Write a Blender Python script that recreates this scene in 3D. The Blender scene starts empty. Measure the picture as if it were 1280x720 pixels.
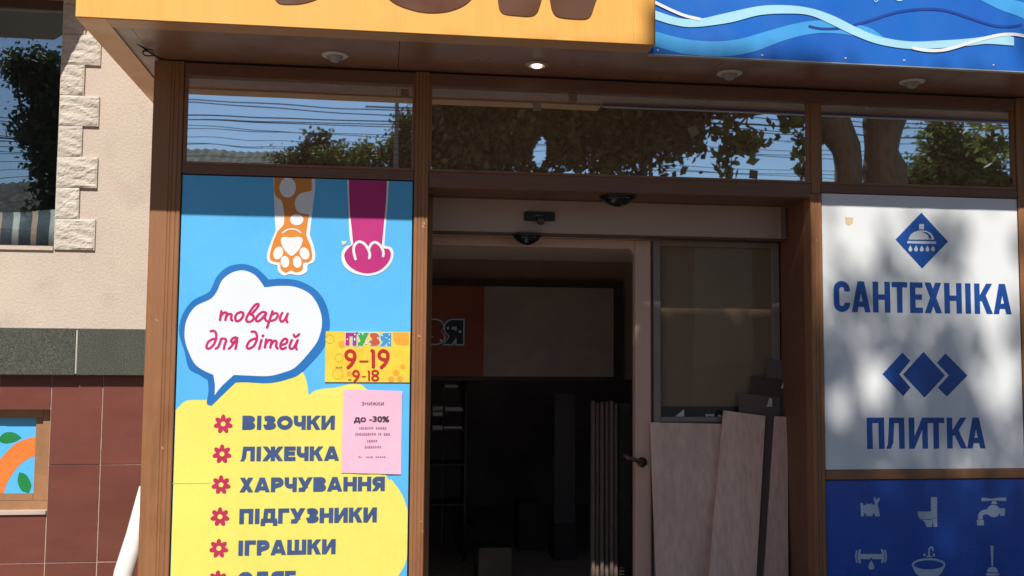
import bpy, bmesh, math, random
import numpy as np
from mathutils import Vector, Matrix
random.seed(7); RNG = np.random.default_rng(11)
S = bpy.context.scene
COL = S.collection

# ------------------------------------------------------------------ camera
F = 5.2                      # distance of the shopfront plane
WALL = 6.2                   # plane of the plastered building wall behind it
EYE = 1.6
_f = 1245.9427; _yaw, _pit, _rol = 0.12932233, 0.07128112, 0.00724683
cy, sy, cp, sp, cr, sr = math.cos(_yaw), math.sin(_yaw), math.cos(_pit), math.sin(_pit), math.cos(_rol), math.sin(_rol)
FW = Vector((sy * cp, cy * cp, sp)); R0 = Vector((cy, -sy, 0)); U0 = R0.cross(FW)
RT = R0 * cr + U0 * sr; UP = -R0 * sr + U0 * cr
cam = bpy.data.cameras.new('camera'); cam.sensor_width = 36; cam.lens = _f * 36 / 1280; cam.clip_end = 2000; cam.clip_start = .05
co = bpy.data.objects.new('camera', cam); COL.objects.link(co); S.camera = co
m = Matrix((RT, UP, -FW)).transposed().to_4x4(); m.translation = Vector((0, 0, EYE)); co.matrix_world = m

# ------------------------------------------------------------------ light
SUNV = Vector((-.2, -1, 1.26)).normalized()
W = bpy.data.worlds.new('World'); S.world = W; W.use_nodes = True
wn = W.node_tree.nodes; bg = wn['Background']; sky = wn.new('ShaderNodeTexSky'); sky.sky_type = 'NISHITA'; sky.sun_disc = False
sky.sun_elevation = math.asin(SUNV.z); sky.sun_rotation = math.atan2(SUNV.x, SUNV.y); sky.air_density = 1.0; sky.dust_density = .3; sky.ozone_density = 2.5
W.node_tree.links.new(sky.outputs[0], bg.inputs[0]); bg.inputs[1].default_value = .08
sl = bpy.data.lights.new('sun', 'SUN'); sl.energy = 5.0; sl.angle = math.radians(.53); sl.color = (1, .95, .86)
so = bpy.data.objects.new('sun', sl); COL.objects.link(so); so.rotation_euler = SUNV.to_track_quat('Z', 'Y').to_euler()
S.view_settings.view_transform = 'Standard'; S.view_settings.look = 'None'; S.view_settings.gamma = 1; S.view_settings.exposure = .08

# ------------------------------------------------------------------ measuring helpers
def ray(px, py):
    d = FW + RT * ((px - 640) / _f) - UP * ((py - 360) / _f); return d / d.y
def P(px, py, Y=F):
    d = ray(px, py) * Y; return (d.x, Y, d.z + EYE)
def V(px, py, Y): return Vector(P(px, py, Y))
def MX(px, py, Y, plane=F + .03):        # where a thing at depth Y in the street stands so that the glass shows it there
    p = P(px, py, 2 * plane - Y); return (p[0], Y, p[2])

# ------------------------------------------------------------------ materials
def sRGB(r, g, b):
    f = lambda c: (c / 255 / 12.92) if c / 255 <= .04045 else ((c / 255 + .055) / 1.055) ** 2.4
    return (f(r), f(g), f(b))
MATS = {}
def mat(name, col, rough=.6, var=.12, vscale=6, bump=0, bscale=40, stretch=(1, 1, 1), metal=0, spec=.5, col2=None, emit=None, detail=4, fine=0, stain=0, sscale=1.3, sstretch=(1, 1, 1), perobj=0):
    if name in MATS: return MATS[name]
    M = bpy.data.materials.new(name); M.use_nodes = True; nt = M.node_tree; N = nt.nodes; Lk = nt.links
    b = N['Principled BSDF']; b.inputs['Roughness'].default_value = rough; b.inputs['Metallic'].default_value = metal
    b.inputs['Specular IOR Level'].default_value = spec
    geo = N.new('ShaderNodeNewGeometry'); mp = N.new('ShaderNodeMapping'); mp.inputs['Scale'].default_value = stretch
    Lk.new(geo.outputs['Position'], mp.inputs[0])
    nz = N.new('ShaderNodeTexNoise'); nz.inputs['Scale'].default_value = vscale; nz.inputs['Detail'].default_value = detail; Lk.new(mp.outputs[0], nz.inputs[0])
    rp = N.new('ShaderNodeValToRGB'); rp.color_ramp.elements[0].position = .3; rp.color_ramp.elements[1].position = .7
    c2 = col2 or tuple(min(1, c * (1 + var)) for c in col); c1 = tuple(c * (1 - var) for c in col) if not col2 else col
    rp.color_ramp.elements[0].color = (*c1, 1); rp.color_ramp.elements[1].color = (*c2, 1)
    Lk.new(nz.outputs[0], rp.inputs[0]); outc = rp.outputs[0]
    if fine:
        n2 = N.new('ShaderNodeTexNoise'); n2.inputs['Scale'].default_value = bscale; n2.inputs['Detail'].default_value = 3; Lk.new(mp.outputs[0], n2.inputs[0])
        mr = N.new('ShaderNodeMapRange'); mr.inputs['From Min'].default_value = .3; mr.inputs['From Max'].default_value = .7; mr.inputs['To Min'].default_value = 1 - fine; mr.inputs['To Max'].default_value = 1 + fine
        Lk.new(n2.outputs[0], mr.inputs[0]); mx = N.new('ShaderNodeVectorMath'); mx.operation = 'SCALE'; Lk.new(outc, mx.inputs[0]); Lk.new(mr.outputs[0], mx.inputs['Scale']); outc = mx.outputs[0]
    if stain:
        m4 = N.new('ShaderNodeMapping'); m4.inputs['Scale'].default_value = sstretch; Lk.new(geo.outputs['Position'], m4.inputs[0])
        n4 = N.new('ShaderNodeTexNoise'); n4.inputs['Scale'].default_value = sscale; n4.inputs['Detail'].default_value = 7; n4.inputs['Roughness'].default_value = .62; Lk.new(m4.outputs[0], n4.inputs[0])
        r4 = N.new('ShaderNodeMapRange'); r4.inputs['From Min'].default_value = .52; r4.inputs['From Max'].default_value = .72; r4.inputs['To Min'].default_value = 1; r4.inputs['To Max'].default_value = 1 - stain
        Lk.new(n4.outputs[0], r4.inputs[0]); x4 = N.new('ShaderNodeVectorMath'); x4.operation = 'SCALE'; Lk.new(outc, x4.inputs[0]); Lk.new(r4.outputs[0], x4.inputs['Scale']); outc = x4.outputs[0]
    if perobj:
        oi = N.new('ShaderNodeObjectInfo'); r5 = N.new('ShaderNodeMapRange'); r5.inputs['To Min'].default_value = 1 - perobj; r5.inputs['To Max'].default_value = 1 + perobj
        Lk.new(oi.outputs['Random'], r5.inputs[0]); x5 = N.new('ShaderNodeVectorMath'); x5.operation = 'SCALE'; Lk.new(outc, x5.inputs[0]); Lk.new(r5.outputs[0], x5.inputs['Scale']); outc = x5.outputs[0]
    Lk.new(outc, b.inputs['Base Color'])
    rn = N.new('ShaderNodeTexNoise'); rn.inputs['Scale'].default_value = 5; rn.inputs['Detail'].default_value = 6; Lk.new(geo.outputs['Position'], rn.inputs[0])
    rm_ = N.new('ShaderNodeMapRange'); rm_.inputs['From Min'].default_value = .3; rm_.inputs['From Max'].default_value = .7; rm_.inputs['To Min'].default_value = max(.02, rough * .75); rm_.inputs['To Max'].default_value = min(1, rough * 1.3)
    Lk.new(rn.outputs[0], rm_.inputs[0]); Lk.new(rm_.outputs[0], b.inputs['Roughness'])
    if bump:
        n3 = N.new('ShaderNodeTexNoise'); n3.inputs['Scale'].default_value = bscale; n3.inputs['Detail'].default_value = 6; Lk.new(mp.outputs[0], n3.inputs[0])
        bp = N.new('ShaderNodeBump'); bp.inputs['Strength'].default_value = bump; bp.inputs['Distance'].default_value = .01; Lk.new(n3.outputs[0], bp.inputs['Height']); Lk.new(bp.outputs[0], b.inputs['Normal'])
    if emit:
        b.inputs['Emission Color'].default_value = (*col, 1); b.inputs['Emission Strength'].default_value = emit
    MATS[name] = M; return M
def glassmat(name, tint, fac, rough=0.0, gcol=(1, 1, 1), film=None):
    M = bpy.data.materials.new(name); M.use_nodes = True; nt = M.node_tree; N = nt.nodes; Lk = nt.links; N.remove(N['Principled BSDF'])
    t = N.new('ShaderNodeBsdfDiffuse' if film else 'ShaderNodeBsdfTransparent'); t.inputs[0].default_value = (*(film or tint), 1); g = N.new('ShaderNodeBsdfGlossy'); g.inputs['Roughness'].default_value = rough; g.inputs[0].default_value = (*gcol, 1)
    ge = N.new('ShaderNodeNewGeometry'); nz = N.new('ShaderNodeTexNoise'); nz.inputs['Scale'].default_value = 1.6; nz.inputs['Detail'].default_value = 1; Lk.new(ge.outputs['Position'], nz.inputs[0])
    bp = N.new('ShaderNodeBump'); bp.inputs['Strength'].default_value = .4; bp.inputs['Distance'].default_value = .004; Lk.new(nz.outputs[0], bp.inputs['Height']); Lk.new(bp.outputs[0], g.inputs['Normal'])
    mx = N.new('ShaderNodeMixShader'); mx.inputs[0].default_value = fac; Lk.new(t.outputs[0], mx.inputs[1]); Lk.new(g.outputs[0], mx.inputs[2]); Lk.new(mx.outputs[0], N['Material Output'].inputs[0])
    MATS[name] = M; return M
wood = mat('wood_laminate', (.315, .138, .060), .5, .09, 6, bump=.05, bscale=50, stretch=(9, 9, .35), fine=.06, stain=.28, sscale=2.2, sstretch=(3, 3, .8))
woodh = mat('wood_laminate_across', (.30, .135, .062), .5, .09, 6, bump=.05, bscale=50, stretch=(.35, 9, 9), fine=.07)
woodv = mat('shaded_wood_reveal', (.21, .085, .045), .5, .09, 6, bump=.05, bscale=50, stretch=(9, 9, .35), fine=.07)  # laminate darkened: the shade in the door reveal is put into its colour
wood_shaded = mat('shaded_wood_rail', (.19, .09, .058), .5, .09, 6, bump=.05, bscale=50, stretch=(.35, 9, 9), fine=.07)  # same laminate, shade under the canopy put into the rail colour
soffitm = mat('soffit_board', (.28, .14, .095), .35, .12, 3, bump=.04, bscale=30, stretch=(1, 1, 1), fine=.04, stain=.25, sscale=2.5)
stripm = mat('brown_profile', (.50, .255, .11), .4, .08, 3, stretch=(.6, 2, 2), fine=.03)
plaster = mat('plaster', (.61, .505, .42), .9, .05, 2.2, bump=.3, bscale=70, fine=.06, stain=.16, sscale=2.6)
stone = mat('quoin_stone', (.57, .51, .44), .9, .10, 9, bump=.5, bscale=38, stretch=(1, 1, 2.2), fine=.10, stain=.25, sscale=14, sstretch=(1, 1, 2.5), perobj=.05)
granite = mat('granite', (.05, .053, .042), .4, .25, 120, bump=.08, bscale=190, fine=.6, detail=10, col2=(.11, .115, .095))
tilem = mat('terracotta_tile', (.175, .056, .041), .38, .10, 3, fine=.06, bscale=70, stretch=(.7, 1, 3), bump=.03, stain=.12, sscale=3, sstretch=(.6, 1, 3), perobj=.08)
grout = mat('grout', (.50, .36, .30), .9, .2, 20)
asphalt = mat('asphalt', (.055, .055, .057), .9, .2, 3, bump=.3, bscale=150, fine=.2)
paving = mat('paving', (.165, .13, .095), .9, .12, 2, bump=.2, bscale=60, fine=.1)
yellow = mat('orange_vinyl', (.96, .465, .10), .5, .03, 1.5, fine=.03, stretch=(6, 1, .4), bscale=12, stain=.10, sscale=2, sstretch=(5, 1, .35))
brownink = mat('brown_vinyl', (.12, .038, .013), .7, .12, 2)
bluevin = mat('blue_vinyl', (.015, .125, .55), .4, .22, 1.2, col2=(.02, .19, .68))
skyvin = mat('light_blue_vinyl', (.07, .38, .82), .4, .06, 3)
palevin = mat('pale_blue_vinyl', (.42, .75, .92), .4, .05, 3)
whitevin = mat('white_vinyl', (.83, .845, .87), .4, .02, 3, stain=.05, sscale=3)
navyvin = mat('navy_vinyl', (.018, .065, .36), .4, .06, 3)
cyan = mat('cyan_poster', (.11, .50, .92), .4, .04, 1.5, fine=.015, stain=.07, sscale=2, sstretch=(1, 1, .6))
yel = mat('yellow_poster', (.84, .78, .165), .4, .05, 2, fine=.02, stain=.07, sscale=2.4, sstretch=(1, 1, .6))
bubbleblue = mat('bubble_blue', (.018, .17, .52), .45, .05, 3)
bubblewhite = mat('bubble_white', (.80, .84, .90), .45, .02, 3)
magenta = mat('magenta_print', (.56, .022, .165), .45, .05, 8)
crimson = mat('crimson_print', (.52, .03, .10), .45, .06, 8)
slate = mat('slate_blue_print', (.055, .095, .24), .45, .08, 10)
orange = mat('paw_orange', (.72, .25, .035), .45, .05, 6)
signblue = mat('sign_blue', (.012, .085, .38), .35, .25, 2.5)
iconm = mat('icon_grey', (.52, .60, .76), .4, .05, 6)
panelblue = mat('panel_blue', (.020, .095, .48), .3, .10, 1.0)
pink = mat('pink_paper', (.86, .50, .66), .8, .04, 12, bump=.1, bscale=14)
ink = mat('dark_ink', (.05, .035, .06), .7, .1, 20)
red = mat('red_print', (.50, .02, .02), .5, .08, 20)
lampmetal = mat('lamp_ring', (.62, .58, .54), .35, .08, 20)
dark = mat('dark_void', (.018, .015, .017), .8, .2, 2)
blackpl = mat('black_plastic', (.018, .018, .020), .35, .1, 10)
beigelin = mat('beige_aluminium', (.50, .36, .30), .5, .05, 3)
pvc = mat('pvc_frame', (.66, .41, .31), .4, .05, 3)
greyframe = mat('grey_aluminium', (.25, .19, .165), .4, .06, 4)
boardm = mat('laminate_board', (.80, .53, .41), .6, .10, 5, stretch=(1.5, 1, .5), fine=.12, bscale=25, detail=8, stain=.14, sscale=5, sstretch=(1.4, 1, .6), perobj=.05)
boardm2 = mat('plywood_board', (.86, .55, .42), .6, .10, 6, stretch=(2, 1, .4), fine=.12, bscale=30, detail=8, stain=.2, sscale=4.5, sstretch=(2.2, 1, .5), perobj=.05)
cardm = mat('dark_cardboard', (.16, .105, .09), .8, .12, 5)
leafm = None
def leafmat(name, c1, c2):
    M = bpy.data.materials.new(name); M.use_nodes = True; nt = M.node_tree; N = nt.nodes; Lk = nt.links
    b = N['Principled BSDF']; b.inputs['Roughness'].default_value = .6
    ge = N.new('ShaderNodeNewGeometry'); nz = N.new('ShaderNodeTexNoise'); nz.inputs['Scale'].default_value = 2.5; Lk.new(ge.outputs['Position'], nz.inputs[0])
    rp = N.new('ShaderNodeValToRGB'); rp.color_ramp.elements[0].position = .35; rp.color_ramp.elements[1].position = .65; rp.color_ramp.elements[0].color = (*c1, 1); rp.color_ramp.elements[1].color = (*c2, 1)
    Lk.new(nz.outputs[0], rp.inputs[0]); Lk.new(rp.outputs[0], b.inputs['Base Color'])
    tr = N.new('ShaderNodeBsdfTranslucent'); Lk.new(rp.outputs[0], tr.inputs[0]); mx = N.new('ShaderNodeMixShader'); mx.inputs[0].default_value = .35
    Lk.new(b.outputs[0], mx.inputs[1]); Lk.new(tr.outputs[0], mx.inputs[2]); Lk.new(mx.outputs[0], N['Material Output'].inputs[0]); return M
leafm = leafmat('leaf', (.035, .045, .012), (.09, .09, .03)); leafm2 = leafmat('leaf_warm', (.06, .085, .015), (.17, .18, .04))
bark = mat('bark', (.10, .07, .048), .9, .3, 8, bump=.6, bscale=30, stretch=(3, 3, .8))
glass_t = glassmat('transom_glass', (.75, .66, .58), .82, rough=.014, gcol=(.80, .93, 1), film=(.62, .34, .21))
glass_w = glassmat('window_glass', (.95, .96, .95), .30, gcol=(.80, .92, 1))
glass_d = glassmat('door_glass', (.9, .86, .78), .008, film=(.24, .165, .11))

# ------------------------------------------------------------------ building helpers
def prop(o, label=None, cat=None, group=None, kind=None):
    if label: o['label'] = label
    if cat: o['category'] = cat
    if group: o['group'] = group
    if kind: o['kind'] = kind
    return o
def thing(name, loc, label, cat, group=None):
    o = bpy.data.objects.new(name, None); COL.objects.link(o); o.location = loc; o.empty_display_size = .1
    o['_root'] = 1; del o['_root']
    return prop(o, label, cat, group)
def origin(p):
    v = Vector((0, 0, 0))
    while p is not None: v += Vector(p.location); p = p.parent
    return v
def mk(name, verts, faces, m, parent=None, smooth=False, base=None):
    o0 = origin(parent) if parent else Vector(base or (0, 0, 0))
    me = bpy.data.meshes.new(name); me.from_pydata([tuple(Vector(v) - o0) for v in verts], [], faces); me.validate(); me.update()
    if m: me.materials.append(m)
    if smooth: me.polygons.foreach_set('use_smooth', [True] * len(me.polygons))
    o = bpy.data.objects.new(name, me); COL.objects.link(o)
    if parent: o.parent = parent
    elif base: o.location = base
    return o
class MB:
    def __init__(s): s.v = []; s.f = []
    def box(s, x0, x1, y0, y1, z0, z1):
        n = len(s.v); s.v += [(x, y, z) for z in (z0, z1) for y in (y0, y1) for x in (x0, x1)]
        s.f += [tuple(n + i for i in q) for q in ((0, 2, 3, 1), (4, 5, 7, 6), (0, 1, 5, 4), (2, 6, 7, 3), (0, 4, 6, 2), (1, 3, 7, 5))]; return s
    def hexa(s, fr, th):       # fr: four corners of the front (ccw seen from -Y), th: offset vector to the back
        n = len(s.v); th = Vector(th); s.v += [tuple(p) for p in fr] + [tuple(Vector(p) + th) for p in fr]
        s.f += [tuple(n + i for i in q) for q in ((0, 1, 2, 3), (7, 6, 5, 4), (0, 4, 5, 1), (1, 5, 6, 2), (2, 6, 7, 3), (3, 7, 4, 0))]; return s
    def tube(s, pts, r, seg=10, cap=True):
        pts = [Vector(p) for p in pts]; rs = r if isinstance(r, (list, tuple)) else [r] * len(pts); n0 = len(s.v); up = None
        for i, p in enumerate(pts):
            d = (pts[min(i + 1, len(pts) - 1)] - pts[max(i - 1, 0)]).normalized()
            if up is None: up = d.orthogonal().normalized()
            up = (up - d * up.dot(d)).normalized(); sd = d.cross(up)
            for k in range(seg):
                a = 2 * math.pi * k / seg; s.v.append(tuple(p + (up * math.cos(a) + sd * math.sin(a)) * rs[i]))
        for i in range(len(pts) - 1):
            for k in range(seg):
                a = n0 + i * seg + k; b = n0 + i * seg + (k + 1) % seg; s.f.append((a, b, b + seg, a + seg))
        if cap: s.f.append(tuple(n0 + k for k in range(seg))[::-1]); s.f.append(tuple(n0 + (len(pts) - 1) * seg + k for k in range(seg)))
        return s
    def lathe(s, c, prof, seg=24, axis='z'):      # prof: (radius, height) list
        n0 = len(s.v)
        for r, h in prof:
            for k in range(seg):
                a = 2 * math.pi * k / seg; x, y = r * math.cos(a), r * math.sin(a)
                s.v.append((c[0] + x, c[1] + y, c[2] + h) if axis == 'z' else (c[0] + x, c[1] + h, c[2] + y))
        for i in range(len(prof) - 1):
            for k in range(seg):
                a = n0 + i * seg + k; b = n0 + i * seg + (k + 1) % seg; s.f.append((a, b, b + seg, a + seg))
        s.f.append(tuple(n0 + k for k in range(seg))); s.f.append(tuple(n0 + (len(prof) - 1) * seg + k for k in range(seg))[::-1]); return s
    def build(s, name, m, parent=None, smooth=False, base=None, bevel=0):
        o = mk(name, s.v, s.f, m, parent, smooth, base)
        bm = bmesh.new(); bm.from_mesh(o.data); bmesh.ops.recalc_face_normals(bm, faces=bm.faces)
        if bevel: bmesh.ops.bevel(bm, geom=list(bm.edges), offset=bevel, segments=1, affect='EDGES', profile=.5)
        bm.to_mesh(o.data); bm.free(); return o
def box(name, x0, x1, y0, y1, z0, z1, m, parent=None, bevel=0, base=None): return MB().box(x0, x1, y0, y1, z0, z1).build(name, m, parent, bevel=bevel, base=base)

# ---- flat print on a vertical plane: px outlines -> polygons facing the street
def cat(pts, closed=True, n=8):
    """Catmull-Rom through the points; a point given twice stays a corner"""
    out = []; L = len(pts); rng = range(L) if closed else range(L - 1)
    for i in rng:
        p1, p2 = pts[i], pts[(i + 1) % L]
        if p1 == p2: continue
        p0 = pts[(i - 1) % L] if (closed or i > 0) else p1; p3 = pts[(i + 2) % L] if (closed or i + 2 < L) else p2
        if p0 == p1 and closed: p0 = (2 * p1[0] - p2[0], 2 * p1[1] - p2[1])
        if p3 == p2 and closed: p3 = (2 * p2[0] - p1[0], 2 * p2[1] - p1[1])
        for k in range(n):
            t = k / n; q = []
            for a in (0, 1): q.append(.5 * (2 * p1[a] + (p2[a] - p0[a]) * t + (2 * p0[a] - 5 * p1[a] + 4 * p2[a] - p3[a]) * t * t + (3 * p1[a] - p0[a] - 3 * p2[a] + p3[a]) * t ** 3))
            out.append(tuple(q))
    if not closed: out.append(tuple(pts[-1]))
    return out
class Print:
    def __init__(s, Y, clip=None): s.Y = Y; s.v = []; s.f = []; s.k = 0; s.clip = clip
    def _add(s, pts, f):
        n = len(s.v); s.v += pts; s.f += [tuple(n + i for i in q) for q in f]
    def poly(s, xz):           # plane coordinates (x, z)
        if s.clip:
            for ax, lim, sg in s.clip:
                out = []
                for i in range(len(xz)):
                    a, b = xz[i], xz[(i + 1) % len(xz)]; ia = sg * (a[ax] - lim) >= 0; ib = sg * (b[ax] - lim) >= 0
                    if ia: out.append(a)
                    if ia != ib:
                        t = (lim - a[ax]) / (b[ax] - a[ax]); out.append((a[0] + (b[0] - a[0]) * t, a[1] + (b[1] - a[1]) * t))
                xz = out
            if len(xz) < 3: return s
        y = s.Y - s.k * 1.5e-5; s.k += 1
        ar = sum(xz[i][0] * xz[(i + 1) % len(xz)][1] - xz[(i + 1) % len(xz)][0] * xz[i][1] for i in range(len(xz)))
        if ar < 0: xz = xz[::-1]
        from mathutils.geometry import tessellate_polygon
        tr = tessellate_polygon([[Vector((x, z, 0)) for x, z in xz]])
        s._add([(x, y, z) for x, z in xz], [tuple(t) if True else t for t in tr]); return s
    def px(s, pts): return s.poly([(P(x, y, s.Y)[0], P(x, y, s.Y)[2]) for x, y in pts])
    def ribbon(s, c, w, round_=True):   # c plane coords
        c = [Vector(q) for q in c]; n = len(c); ws = w if isinstance(w, (list, tuple)) else [w] * n; Lf = []; Rt = []
        for i in range(n):
            d1 = (c[i] - c[i - 1]).normalized() if i else (c[1] - c[0]).normalized(); d2 = (c[i + 1] - c[i]).normalized() if i < n - 1 else d1
            nn = Vector((-(d1 + d2).y, (d1 + d2).x)); nn = nn.normalized() if nn.length > 1e-6 else Vector((-d1.y, d1.x))
            k = 1 / max(.45, abs(nn.dot(Vector((-d1.y, d1.x))))); h = ws[i] / 2 * k; Lf.append(c[i] + nn * h); Rt.append(c[i] - nn * h)
        y0 = s.Y - s.k * 1.5e-5; s.k += 3; vs = []
        for i in range(n):
            y = y0 - 4e-5 * i / n; vs += [(Lf[i].x, y, Lf[i].y), (Rt[i].x, y, Rt[i].y)]
        s._add(vs, [(2 * i, 2 * i + 1, 2 * i + 3, 2 * i + 2) for i in range(n - 1)])
        if round_:
            for q, r in ((c[0], ws[0] / 2), (c[-1], ws[-1] / 2)): s.disk(q, r)
        return s
    def pxr(s, pts, w, curve=True, round_=True, n=6):
        if curve and len(pts) > 2: pts = cat(pts, False, n)
        k = s.Y / _f * .99; ww = [a * k for a in w] if isinstance(w, (list, tuple)) else w * k
        return s.ribbon([(P(x, y, s.Y)[0], P(x, y, s.Y)[2]) for x, y in pts], ww, round_)
    def disk(s, c, r, r2=None, rot=0, n=18):
        r2 = r2 or r; return s.poly([(c[0] + r * math.cos(a) * math.cos(rot) - r2 * math.sin(a) * math.sin(rot), c[1] + r * math.cos(a) * math.sin(rot) + r2 * math.sin(a) * math.cos(rot)) for a in (2 * math.pi * i / n for i in range(n))])
    def pxd(s, x, y, r, r2=None, rot=0, n=18):
        k = s.Y / _f * .99; p = P(x, y, s.Y); return s.disk((p[0], p[2]), r * k, (r2 or r) * k, rot, n)
    def pieces(s, name, m, parent):
        """one object for every connected piece of the print"""
        lab = list(range(len(s.v)))
        def root(a):
            while lab[a] != a: a = lab[a]
            return a
        for f in s.f:
            for a in f[1:]: lab[root(a)] = root(f[0])
        gr = {}
        for f in s.f: gr.setdefault(root(f[0]), []).append(f)
        for fs in gr.values():
            ids = sorted({a for f in fs for a in f}); mp = {a: i for i, a in enumerate(ids)}; q = Print(s.Y); q.v = [s.v[a] for a in ids]; q.f = [tuple(mp[a] for a in f) for f in fs]; q.build(name, m, parent)
    def build(s, name, m, parent=None, base=None):
        o = mk(name, s.v, s.f, m, parent, base=base); bm = bmesh.new(); bm.from_mesh(o.data)
        for f in bm.faces:
            f.normal_update()
            if f.normal.y > 0: f.normal_flip()
        bm.to_mesh(o.data); bm.free(); return o

# ---- block lettering from strokes
def arc(cx, cz, rx, rz, a0, a1, n=10): return [(cx + rx * math.cos(math.radians(a0 + (a1 - a0) * i / n)), cz + rz * math.sin(math.radians(a0 + (a1 - a0) * i / n))) for i in range(n + 1)]
WID = {'І': .36, 'Ж': 1.28, 'Ш': 1.18, 'О': .98, 'Д': .98, 'Г': .68, 'Е': .72, 'З': .80, 'Л': .90, 'Р': .78, 'В': .80, 'Я': .80, 'Ч': .76, 'У': .90, 'А': .96, 'С': .85, 'Т': .8}
def glyph(pr, ch, x, z, w, H, T):
    """strokes of one capital letter in the box (x, z, w, H), stroke T"""
    h = T / 2; tb = T * .9; hb = tb / 2
    bar = lambda x0, x1, zz: pr.poly([(x + x0, z + zz - hb), (x + x1, z + zz - hb), (x + x1, z + zz + hb), (x + x0, z + zz + hb)])
    vert = lambda cx, z0=0, z1=H: pr.poly([(x + cx - h, z + z0), (x + cx + h, z + z0), (x + cx + h, z + z1), (x + cx - h, z + z1)])
    dia = lambda x0, z0, x1, z1, k=1.12: pr.poly([(x + x0 - h * k, z + z0), (x + x0 + h * k, z + z0), (x + x1 + h * k, z + z1), (x + x1 - h * k, z + z1)])
    rib = lambda pts: pr.ribbon([(x + a, z + b) for a, b in pts], T, False)
    M = H * .52
    if ch == 'І': vert(w / 2)
    elif ch in 'НПИШ':
        vert(h); vert(w - h)
        if ch == 'Н': bar(h, w - h, H * .5)
        if ch == 'П': bar(h, w - h, H - hb)
        if ch == 'И': dia(h * 1.1, H * .02, w - h * 1.1, H * .98, .9)
        if ch == 'Ш': vert(w / 2); bar(h, w - h, hb)
    elif ch == 'Т': bar(0, w, H - hb); vert(w / 2, 0, H - hb)
    elif ch == 'Е': vert(h); bar(h, w, H - hb); bar(h, w * .94, M); bar(h, w, hb)
    elif ch == 'Г': vert(h); bar(h, w, H - hb)
    elif ch == 'К': vert(h); dia(T * .95, H * .42, w - h * 1.1, H); dia(w - h * 1.1, 0, T * 1.0 + h, H * .62)
    elif ch == 'Ж': vert(w / 2); dia(w / 2 + h * .6, H * .42, w - h * 1.1, H); dia(w - h * 1.1, 0, w / 2 + h * .8, H * .6); dia(w / 2 - h * .6, H * .42, h * 1.1, H); dia(h * 1.1, 0, w / 2 - h * .8, H * .6)
    elif ch == 'Х': dia(h * 1.15, 0, w - h * 1.25, H); dia(w - h * 1.15, 0, h * 1.25, H)
    elif ch == 'А': dia(h, 0, w / 2 - h * .15, H, 1.0); dia(w - h, 0, w / 2 + h * .15, H, 1.0); bar(w * .28, w * .72, H * .26)
    elif ch == 'Л': vert(w - h); bar(w * .28, w - h, H - hb); dia(w * .24, H * .16, w * .30 + h * .2, H, .95); pr.poly([(x, z), (x + w * .26, z), (x + w * .34, z + H * .17), (x + w * .10, z + H * .17)])
    elif ch == 'Д': bar(0, w, H * .12 + hb * .6); vert(h * .8, -H * .14, H * .2); vert(w - h * .8, -H * .14, H * .2); vert(w - h * 1.9, H * .1, H); bar(w * .3, w - h * 1.9, H - hb); dia(w * .24, H * .2, w * .32, H, .95)
    elif ch == 'О': rib(arc(w / 2, H / 2, w / 2 - h, H / 2 - h, 90, 450, 28))
    elif ch == 'С': rib([(w - h, H * .66)] + arc(w / 2, H - w / 2 if H > w else H / 2, w / 2 - h, min(w, H) / 2 - h, 0, 180, 12) + arc(w / 2, w / 2 if H > w else H / 2, w / 2 - h, min(w, H) / 2 - h, 180, 360, 12) + [(w - h, H * .30)])
    elif ch == 'З':
        rib([(h * .6, H * .78)] + arc(w * .45, H * .73, w * .55 - h * 1.3, H * .27 - h, 150, -80, 12) + [(w * .32, H * .52)]); rib([(w * .32, H * .51)] + arc(w * .45, H * .28, w * .55 - h, H * .28 - h, 80, -150, 12) + [(h * .5, H * .2)])
    elif ch == 'В': vert(h); rib([(h, H - h)] + arc(w * .55, H * .745, w * .42 - h, H * .255 - h, 90, -90, 8) + [(h, H * .5)]); rib([(h, H * .5)] + arc(w * .58, H * .275, w * .42 - h, H * .275 - h, 90, -90, 8) + [(h, h)])
    elif ch == 'Р': vert(h); rib([(h, H - h)] + arc(w * .58, H * .66, w * .42 - h, H * .34 - h, 90, -90, 10) + [(h, H * .32 + h * .2)])
    elif ch == 'Я': vert(w - h); rib([(w - h, H - h)] + arc(w * .42, H * .66, w * .42 - h, H * .34 - h, 90, 270, 10) + [(w - h, H * .32 + h * .2)]); dia(h, 0, w * .5, H * .36)
    elif ch == 'Ч': vert(w - h); rib([(h, H), (h, H * .62)] + arc(w * .5, H * .58, w * .5 - h, H * .20, 190, 265, 6) + [(w - h, H * .42)])
    elif ch == 'У': dia(w * .30, 0, w - h, H); dia(w * .56, H * .26, h, H); pr.poly([(x + w * .05, z), (x + w * .34, z), (x + w * .42, z + T * .9), (x + w * .08, z + T * .9)])
def word(pr, text, x0, x1, z0, z1, T, spans=None, out=None):
    H = z1 - z0
    def one(ch, *a):
        q = Print(pr.Y, pr.clip); glyph(q, ch, *a)
        if q.v: q.build('letter', out[0], out[1])
    if spans:
        for ch, (a, b) in zip(text, spans): one(ch, x0 + (x1 - x0) * a, z0, (x1 - x0) * (b - a), H, T)
        return
    ws = [max(WID.get(c, .85), 0) for c in text]; gap = .065; tot = sum(ws) + gap * (len(ws) - 1); k = (x1 - x0) / tot; x = x0
    for c, w_ in zip(text, ws):
        ww = T if c == 'І' else w_ * k; one(c, x + (w_ * k - ww) / 2, z0, ww, H, T); x += (w_ + gap) * k
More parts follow.
